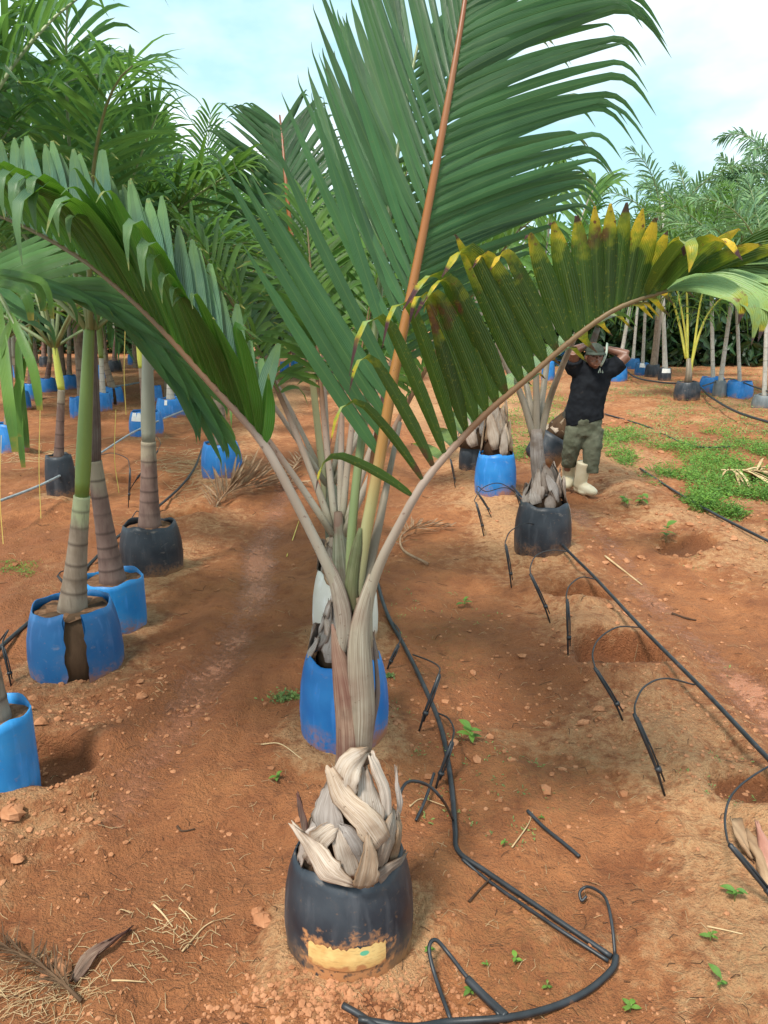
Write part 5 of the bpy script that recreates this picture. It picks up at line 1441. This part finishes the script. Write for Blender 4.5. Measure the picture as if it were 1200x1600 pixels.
    st = catmull([b + ax_ * .2, at(898, 620, Y + .35), at(918, 560, Y + .3), at(934, 512, Y + .2)], 12)
    V, F, U = tube(st - b, np.linspace(.06, .03, 12), 10); obj("trunk", V, F, "sheath_live", pr2, U)
    fr = []
    for az, el in ((200, 60), (250, 45), (300, 40), (350, 50), (30, 62), (100, 70), (160, 55), (275, 80)):
        pts = arch(st[-1], R(az), R(el), .55, .9, 10)
        f = Frond(pts, np.linspace(.012, .004, 10), "petiole_green", "leaf_shade"); feather(f, 12, .26, .035, s0=.15, npt=5); fr.append(f)
    build_palm(pr2, fr, b, "joined", 6)
person()

# ------------------------------------------------------------------ loose vegetation and litter
def rand_in_px(poly_fn, n, box_):
    out = []
    while len(out) < n:
        px = random.uniform(box_[0], box_[2]); py = random.uniform(box_[1], box_[3])
        if poly_fn(px, py): out.append((px, py))
    return out
def weeds(name, pxs, leaves, hgt, spread, lw, mat, tuft=10):
    Ps = []; Ws = []; Ns = []
    pxs = np.array(pxs); base = np.stack([flat(a, b_) for a, b_ in pxs]); base[:, 2] = gz(base[:, 0], base[:, 1])
    n = len(base); hk = (.25 + 1.1 * RNG.random(n) ** 2)
    for k in range(leaves):
        a = RNG.uniform(0, 6.283, n); r = spread * np.sqrt(RNG.random(n)); z = hk * hgt * RNG.random(n) * (1 - .5 * (r / spread) ** 2)
        s = base + np.stack([r * np.cos(a), r * np.sin(a), z], 1)
        d = np.stack([np.cos(a), np.sin(a), RNG.uniform(-.3, .9, n)], 1) * (lw * RNG.uniform(1.5, 3, n))[:, None]
        u = np.array([0, .55, 1.])
        P = s[:, None] + d[:, None] * u[None, :, None]; P[:, 2, 2] -= lw * .4
        W = (lw * RNG.uniform(.7, 1.3, n))[:, None] * np.array([[.3, 1, .1]])
        Ps.append(P); Ws.append(W); Ns.append(nrm(np.stack([RNG.normal(0, .4, n), RNG.normal(0, .4, n), np.ones(n)], 1)))
    P = np.concatenate(Ps); V, U = ribbons(P, np.concatenate(Ws), np.concatenate(Ns), RNG.random(len(P)), np.zeros(len(P)))
    v, f, u = join_ribs(V, U)
    o = obj(name, v, f, mat, None, u); o["kind"] = "stuff"
def dens(sc, th, seed):
    def fn(px, py):
        p = flat(px, py); return vnoise(np.array([p[0] * sc]), np.array([p[1] * sc * .5]), seed)[0] + .35 * vnoise(np.array([p[0] * sc * 3]), np.array([p[1] * sc * 1.5]), seed + 1)[0] > th
    return fn
random.seed(21)
d1 = dens(1.3, .60, 300); d0 = dens(1.9, .60, 305)
zone = lambda px, py: ((py > 670 and px > 940 and py < 700 + (px - 940) * .62 and (px > 960 + (py - 700) * .75 or py < 740)) and d0(px, py))
weeds("weed_patch", rand_in_px(zone, 2900, (935, 655, 1290, 900)), 10, .20, .07, .015, "leaf_weed")
z2 = lambda px, py: d1(px + 99, py)
weeds("weed_patch", rand_in_px(z2, 1000, (940, 600, 1250, 690)), 8, .06, .10, .014, "leaf_weed_pale")
weeds("weed_patch", rand_in_px(z2, 520, (785, 560, 880, 720)), 8, .14, .12, .016, "leaf_weed")
weeds("weed_patch", rand_in_px(lambda a, b_: True, 90, (800, 655, 870, 700)), 10, .08, .08, .013, "leaf_weed")
weeds("weed_patch", rand_in_px(lambda a, b_: True, 400, (940, 560, 1250, 620)), 5, .06, .16, .02, "leaf_weed_pale")
weeds("green_moss_growth", rand_in_px(lambda a, b_: True, 40, (-5, 868, 60, 890)), 16, .02, .05, .006, "leaf_weed")
weeds("tiny_seedlings", rand_in_px(dens(2.2, .9, 410), 110, (600, 820, 1195, 1590)), 5, .015, .02, .0055, "leaf_weed_pale")

def seedling(px, py, s, nl, label, mat="leaf_weed", up=.6):
    g = ground(px, py); root = empty("seedling", g, label, "weed", "small green weeds sprouting on bare soil")
    V, F, U = tube(np.array([[0, 0, -.01], [0, .003, s * .4], [s * .05, 0, s * .8]]), [.0022, .0018, .0012], 5); obj("stem", V, F, "weed_stem", root, U)
    s *= random.uniform(.7, 1.15)
    for k in range(nl):
        a = k * 2.4 + random.random() * 1.6; z = s * (.3 + .5 * k / nl)
        d = np.array([math.cos(a), math.sin(a), up * random.uniform(.1, 1.3)]); ln = s * random.uniform(.3, .85)
        u = np.linspace(0, 1, 6)[:, None]
        P = np.array([0, 0, z]) + d * ln * u + np.array([0, 0, -.45 * ln]) * u ** 2
        W = ln * .55 * np.array([.12, .7, 1, .9, .55, .05])
        V, U = ribbons(P[None], W[None], np.array([[0, 0, 1.]]), np.array([random.random()]), np.zeros(1), .08)
        obj("leaf", V[0], rib_faces(6), mat, root, U[0])
SD = [(432, 1222, .055, 6, "round leaved sprout left of the nearest pot's husks"), (735, 1160, .085, 8, "taller bright green sprout right of the bent hose"),
      (1148, 1408, .06, 6, "round leaved sprout low at the right edge"), (1110, 1470, .055, 6, "pair leaved sprout beside a straw at lower right"), (985, 1580, .035, 6, "small rosette at the bottom right"),
      (788, 1322, .035, 5, "tiny sprout beside the sharp bend of the hose"), (805, 1507, .04, 5, "two leaved sprout between hose and loop"), (845, 1280, .03, 5, "tiny sprout at the head of the loose stake"),
      (975, 790, .16, 10, "broad leaved weed lying on the mound before the worker's boots"), (1003, 788, .15, 8, "broad leaved weed right of the one before the boots"), (1040, 850, .17, 6, "waxy leaved seedling on the orange mound at right"),
      (760, 1510, .03, 5, "small sprout on the wet soil inside the loop"), (672, 1487, .03, 8, "tiny feathery rosette right of the nearest pot"), (1125, 1545, .05, 4, "blade leaved sprout near the bottom right"),
      (725, 950, .07, 6, "small weed on the slope beyond the bent hose"), (153, 912, .07, 3, "bright leaf sprouting between two left trunks"), (735, 1555, .03, 5, "sprout by the thin black loop"), (855, 1545, .035, 4, "thin sprout inside the curve of the bottom hose")]
for s in SD: seedling(*s)
def bushy(px, py, s, n, label):
    g = ground(px, py); root = empty("low_weed", g, label, "weed")
    P = []; 
    b_ = RNG.normal(0, 1, (n, 3)) * np.array([s, s * .6, s * .25]) ; b_[:, 2] = np.abs(b_[:, 2]) + .005
    d = nrm(RNG.normal(0, 1, (n, 3)) + np.array([0, 0, .5])) * .016
    P = b_[:, None] + d[:, None] * np.array([0, .5, 1.])[None, :, None]
    W = np.full((n, 1), .010) * np.array([[.3, 1, .2]])
    V, U = ribbons(P, W, nrm(RNG.normal(0, .5, (n, 3)) + np.array([0, 0, 1.])), RNG.random(n), np.zeros(n)); v, f, u = join_ribs(V, U)
    o = obj("foliage", v, f, "leaf_weed_pale", root, u); o["kind"] = "stuff"
bushy(450, 1092, .045, 260, "low grey green creeping weed left of the bright blue pot")
bushy(605, 1058, .02, 80, "feathery green tuft at the rim of the bright blue pot")

# crumbs of soil
def lumps(name, centres, sizes, mat, kind="stuff"):
    import itertools
    t = (1 + 5 ** .5) / 2
    iv = nrm(np.array([[-1, t, 0], [1, t, 0], [-1, -t, 0], [1, -t, 0], [0, -1, t], [0, 1, t], [0, -1, -t], [0, 1, -t], [t, 0, -1], [t, 0, 1], [-t, 0, -1], [-t, 0, 1]]))
    fc = np.array([[0, 11, 5], [0, 5, 1], [0, 1, 7], [0, 7, 10], [0, 10, 11], [1, 5, 9], [5, 11, 4], [11, 10, 2], [10, 7, 6], [7, 1, 8], [3, 9, 4], [3, 4, 2], [3, 2, 6], [3, 6, 8], [3, 8, 9], [4, 9, 5], [2, 4, 11], [6, 2, 10], [8, 6, 7], [9, 8, 1]])
    n = len(centres)
    V = iv[None] * (1 + RNG.uniform(-.28, .28, (n, 12, 1))) * sizes[:, None, None] * np.stack([RNG.uniform(.8, 1.3, n), RNG.uniform(.8, 1.3, n), RNG.uniform(.5, .8, n)], 1)[:, None] + centres[:, None]
    F = (fc[None] + (np.arange(n) * 12)[:, None, None]).reshape(-1, 3)
    o = obj(name, V.reshape(-1, 3), F.tolist(), mat, None, smooth=False); o["kind"] = kind
cs = []; sz = []
def scatter(cx, cy, rx, ry, n, s0, s1):
    for _ in range(n):
        px = random.gauss(cx, rx); py = random.gauss(cy, ry)
        if py < 640: continue
        p = flat(px, py); cs.append(p); sz.append(random.uniform(s0, s1) * (random.random() ** 2 * .8 + .3))
scatter(900, 1090, 160, 80, 90, .012, .028); scatter(130, 1100, 60, 25, 60, .010, .026); scatter(640, 1130, 70, 80, 80, .006, .018); scatter(1050, 830, 120, 50, 70, .02, .05)
scatter(540, 1545, 110, 25, 700, .004, .013)
scatter(560, 1580, 220, 20, 500, .003, .010)
scatter(70, 1260, 60, 50, 350, .004, .014)
scatter(150, 1080, 90, 25, 300, .004, .013)
scatter(950, 1060, 120, 50, 500, .003, .011)
scatter(1100, 1180, 90, 60, 350, .003, .012)
scatter(830, 960, 90, 60, 300, .003, .011)
scatter(1100, 780, 120, 60, 500, .01, .035)
scatter(1020, 640, 120, 40, 500, .015, .05)
for _ in range(1700):
    px = random.uniform(-20, 1220); py = 700 + 900 * random.random() ** .7
    p = flat(px, py); cs.append(p); sz.append((p[1] * .0024) * (random.random() ** 4 * 1.6 + .2))
cs = np.array(cs); sz = np.array(sz); cs[:, 2] = gz(cs[:, 0], cs[:, 1]) + sz * .15
lumps("soil_crumbs", cs, sz, "stone")
GS = "loose clods of dry soil"
for px, py, s, lab in [(20, 1275, .045, "pale tan clod in front of the light blue pot"), (28, 1345, .024, "small pale stone at left below the tan clod"), (412, 1440, .035, "crumbling tan clod left of the nearest pot"), (403, 1428, .022, "small clod touching the crumbling tan one"),
                       (222, 1090, .028, "round clod below the split blue pot"), (325, 1125, .016, "small stone in the left wheel rut"), (515, 1560, .016, "rounded clod below the nearest pot"), (610, 1590, .015, "small clod at the bottom centre"), (85, 1520, .045, "flat grey brown stone amid the dry fibre at bottom left")]:
    g = ground(px, py); c = np.zeros((1, 3))
    ph = np.linspace(0, math.pi, 7); V = []; 
    for i in range(7):
        for j in range(9):
            a = 6.283 * j / 9; q = s * (1 + random.uniform(-.2, .2))
            V.append([q * math.sin(ph[i]) * math.cos(a), q * .85 * math.sin(ph[i]) * math.sin(a), q * .6 * math.cos(ph[i]) + s * .3])
    F = [[i * 9 + j, (i + 1) * 9 + j, (i + 1) * 9 + (j + 1) % 9, i * 9 + (j + 1) % 9] for i in range(6) for j in range(9)]
    tag(obj("clod", V, F, "stone", None, smooth=False, loc=g), lab, "clod", GS)

# straws
def straws(name, n, fn, mat, lmin, lmax, r):
    parts = []
    for _ in range(n):
        px, py = fn(); p = flat(px, py); a = random.uniform(0, 6.28); ln = random.uniform(lmin, lmax) * (.5 + p[1] * .25)
        q = p + np.array([math.cos(a) * ln, math.sin(a) * ln, 0]); m_ = (p + q) / 2 + np.array([random.gauss(0, ln * .12), random.gauss(0, ln * .12), 0])
        pts = np.array([p, m_, q]); pts[:, 2] = gz(pts[:, 0], pts[:, 1]) + np.array([.003, random.uniform(.003, .015), .004])
        parts.append(tube(pts, r * (.6 + p[1] * .2), 3, cap=False))
    V, F, U = merge(parts); o = obj(name, V, F, mat); o["kind"] = "stuff"
random.seed(5)
straws("straw_litter", 650, lambda: (random.uniform(-10, 1210), 720 + 880 * random.random()), "straw", .015, .05, .0007)
straws("straw_litter", 200, lambda: (random.gauss(70, 60), random.gauss(1530, 35)), "straw", .03, .09, .001)
straws("twig_litter", 260, lambda: (random.uniform(-10, 1210), 720 + 880 * random.random()), "dark_stick", .015, .05, .0011)
straws("straw_litter", 300, lambda: (random.gauss(300, 40), random.gauss(725, 22)), "straw", .04, .12, .001)
straws("straw_litter", 120, lambda: (random.gauss(60, 40), random.gauss(705, 10)), "straw", .04, .14, .001)
straws("straw_litter", 80, lambda: (random.gauss(270, 50), random.gauss(1430, 35)), "straw", .02, .06, .0012)
for pts, r, mt, lab in [([(733, 1410), (750, 1390), (770, 1370)], .005, "dark_stick", "grey stick on the soil below the bent hose"), ([(240, 1415), (255, 1430), (270, 1450)], .004, "straw", "short pale twig left of the nearest pot"),
                    ([(280, 1420), (292, 1432), (300, 1445)], .003, "straw", "thin curved twig beside the short pale one"), ([(408, 1165), (438, 1164), (472, 1188)], .0035, "straw", "bent pale straw left of the bright blue pot"), ([(175, 1534), (200, 1535), (228, 1537)], .003, "straw", "straight straw at the bottom left"),
                    ([(640, 1262), (660, 1250), (700, 1262)], .003, "straw", "pale straw near the husks"), ([(1105, 1450), (1130, 1455), (1160, 1462)], .003, "straw", "pale straw beside the sprouts at lower right"), ([(285, 1488), (300, 1470), (318, 1450), (335, 1440)], .003, "straw", "curved straw left of the nearest pot's foot"),
                    ([(945, 870), (975, 893), (1003, 915)], .009, "straw", "long pale stick lying in the right wheel rut"), ([(1050, 960), (1070, 965), (1088, 970)], .010, "dark_stick", "dark stub of stick by the right wheel rut"), ([(448, 870), (462, 830), (468, 812)], .006, "straw_yellow", "yellow leaf strip standing left of the sheaths"),
                    ([(277, 1293), (285, 1300), (305, 1297)], .005, "dark_stick", "dark twig on the moist soil"), ([(800, 1325), (825, 1290), (832, 1270)], .003, "straw", "fine straw beside the loose stake")]:
    P = catmull([ground(a, b_, .006) for a, b_ in pts], 10); b = P[0].copy(); V, F, U = tube(P - b, np.linspace(r, r * .5, 10), 6)
    tag(obj("stick", V, F, mt, None, U, loc=b), lab, "stick", "sticks and straws on the soil")

# dead fronds
def dead(label, pts, L_, w, n, mat, heights, s0=.1, jit=.1, th=(60, 25), v=10, droop=.1, rad=.012, name="dead_frond", both=True):
    P = catmull([ground(a, b_, h) for (a, b_), h in zip(pts, heights)], 18); b = P[0].copy()
    f = Frond(P, np.linspace(rad, rad * .25, 18), mat, mat); feather(f, n, L_, w, s0=s0, th0=th[0], th1=th[1], v=v, vr=14, droop=droop, tipdroop=.1, npt=5, jit=jit)
    root = empty(name, b, label, "dead frond", "dried palm fronds lying on the soil")
    V, F, U = tube(f.pts - b, f.rad, 6); ro = obj("rachis", V, F, mat, root, U)
    P_, W, N, r, y = f.cat(); V, U = ribbons(P_, W, N, r, y)
    for k in range(len(V)): obj("leaflet", V[k] - b, rib_faces(5), mat, root, U[k])
dead("brown fan shaped dead frond before the last blue pot of the left row", [(328, 802), (350, 782), (390, 770), (440, 768)], .50, .030, 36, "dead_leaf", [.02, .05, .08, .06], v=62)
dead("curled reddish dead frond right of the stems in the middle rut", [(668, 885), (630, 865), (628, 845), (655, 832), (705, 828)], .22, .018, 24, "dead_leaf", [.02, .03, .05, .05, .03], s0=.35, v=40)
dead("frayed grey dead frond in the bottom left corner", [(128, 1570), (95, 1545), (50, 1515), (-10, 1490), (-60, 1480)], .12, .005, 80, "husk_dark", [.015, .03, .04, .04, .03], s0=.15, jit=.3, th=(30, 15), v=20, rad=.006)
dead("yellowish dead frond lying on the weeds at right", [(1125, 745), (1160, 750), (1200, 752), (1260, 750)], .55, .035, 26, "straw", [.08, .12, .12, .08], v=-5)
dead("small grey dead frond heap behind the left petiole", [(440, 765), (455, 745), (470, 720), (480, 700)], .25, .03, 22, "husk_dark" if False else "dead_leaf", [.03, .06, .06, .03], v=35)
dead("dark curled dead frond behind the fallen brown one", [(400, 765), (440, 762), (480, 760)], .2, .02, 18, "dead_leaf", [.03, .04, .03], v=30)
# torn bark piece lower left, husk scrap in the right hole
g0 = ground(150, 1520); b = g0.copy()
pth = catmull([ground(115, 1535, .01), ground(140, 1510, .03), ground(170, 1488, .03), ground(203, 1455, .01)], 9)
V, F, U = sheet(pth - b, np.interp(np.linspace(0, 1, 9), [0, .2, .5, .8, 1], [.02, .045, .03, .022, .004]), np.broadcast_to(np.array([.2, 0, 1.]), (9, 3)), .9, 9, .011)
o = tag(obj("bark_scrap", V, F, "sheath_brown", None, U, loc=b), "torn grey brown scrap of palm sheath at bottom left", "husk"); o.modifiers.new("t", 'SOLIDIFY').thickness = .004
b = ground(1165, 1340)
root = empty("husk_scrap", b, "torn fibrous husk with pink strands in the hollow at the right edge", "husk")
for pts, ws, mt in [([(1148, 1300, .05), (1155, 1330, .05), (1175, 1350, .02)], [.05, .045, .006], "fibre"), ([(1178, 1302, .05), (1190, 1330, .05), (1205, 1370, .02)], [.012, .04, .05], "pink_root"), ([(1160, 1310, .03), (1185, 1345, .03), (1200, 1390, .01)], [.03, .06, .03], "fibre")]:
    pth = catmull([ground(a, b_, h) for a, b_, h in pts], 9)
    V, F, U = sheet(pth - b, np.interp(np.linspace(0, 1, 9), np.linspace(0, 1, 3), ws), np.broadcast_to(np.array([0, -.3, 1.]), (9, 3)), .8, 7, .01)
    o = obj("fibre_strip", V, F, mt, root, U); o.modifiers.new("t", 'SOLIDIFY').thickness = .003
# hanging yellow leaf strips in the left rows
for px, p0, p1, Y, lab in [(160, 720, 530, 3.3, "x"), (30, 860, 640, 3.3, "y")]: pass
GY = "long yellow leaf strips hanging among the left palms"
for a, b_, Y, lab in [((63, 690), (64, 810), 2.6, "yellow strip hanging below the leftmost drooping leaflets"), ((2, 740), (5, 850), 2.6, "yellow strip hanging at the very left edge"), ((181, 700), (186, 770), 3.6, "yellow strip hanging right of the brown sheath"), ((196, 560), (197, 648), 6.0, "yellow strip hanging beside the slender yellow necked palm"), ((165, 520), (250, 1), 3, None)]:
    if lab is None: continue
    P = catmull([at(a[0], a[1] - 60, Y), at(a[0] - 2, (a[1] + b_[1]) / 2 - 20, Y), at(b_[0], b_[1], Y)], 10); o0 = P[0].copy()
    V, U = ribbons((P - o0)[None], np.full((1, 10), .0032 * Y / 3), np.array([[0, -1, 0.]]), np.array([.5]), np.array([1.]))
    tag(obj("leaf_strip", V[0], rib_faces(10), "straw_yellow", None, U[0], loc=o0), lab, "leaf strip", GY)
print("objects:", len(bpy.data.objects))
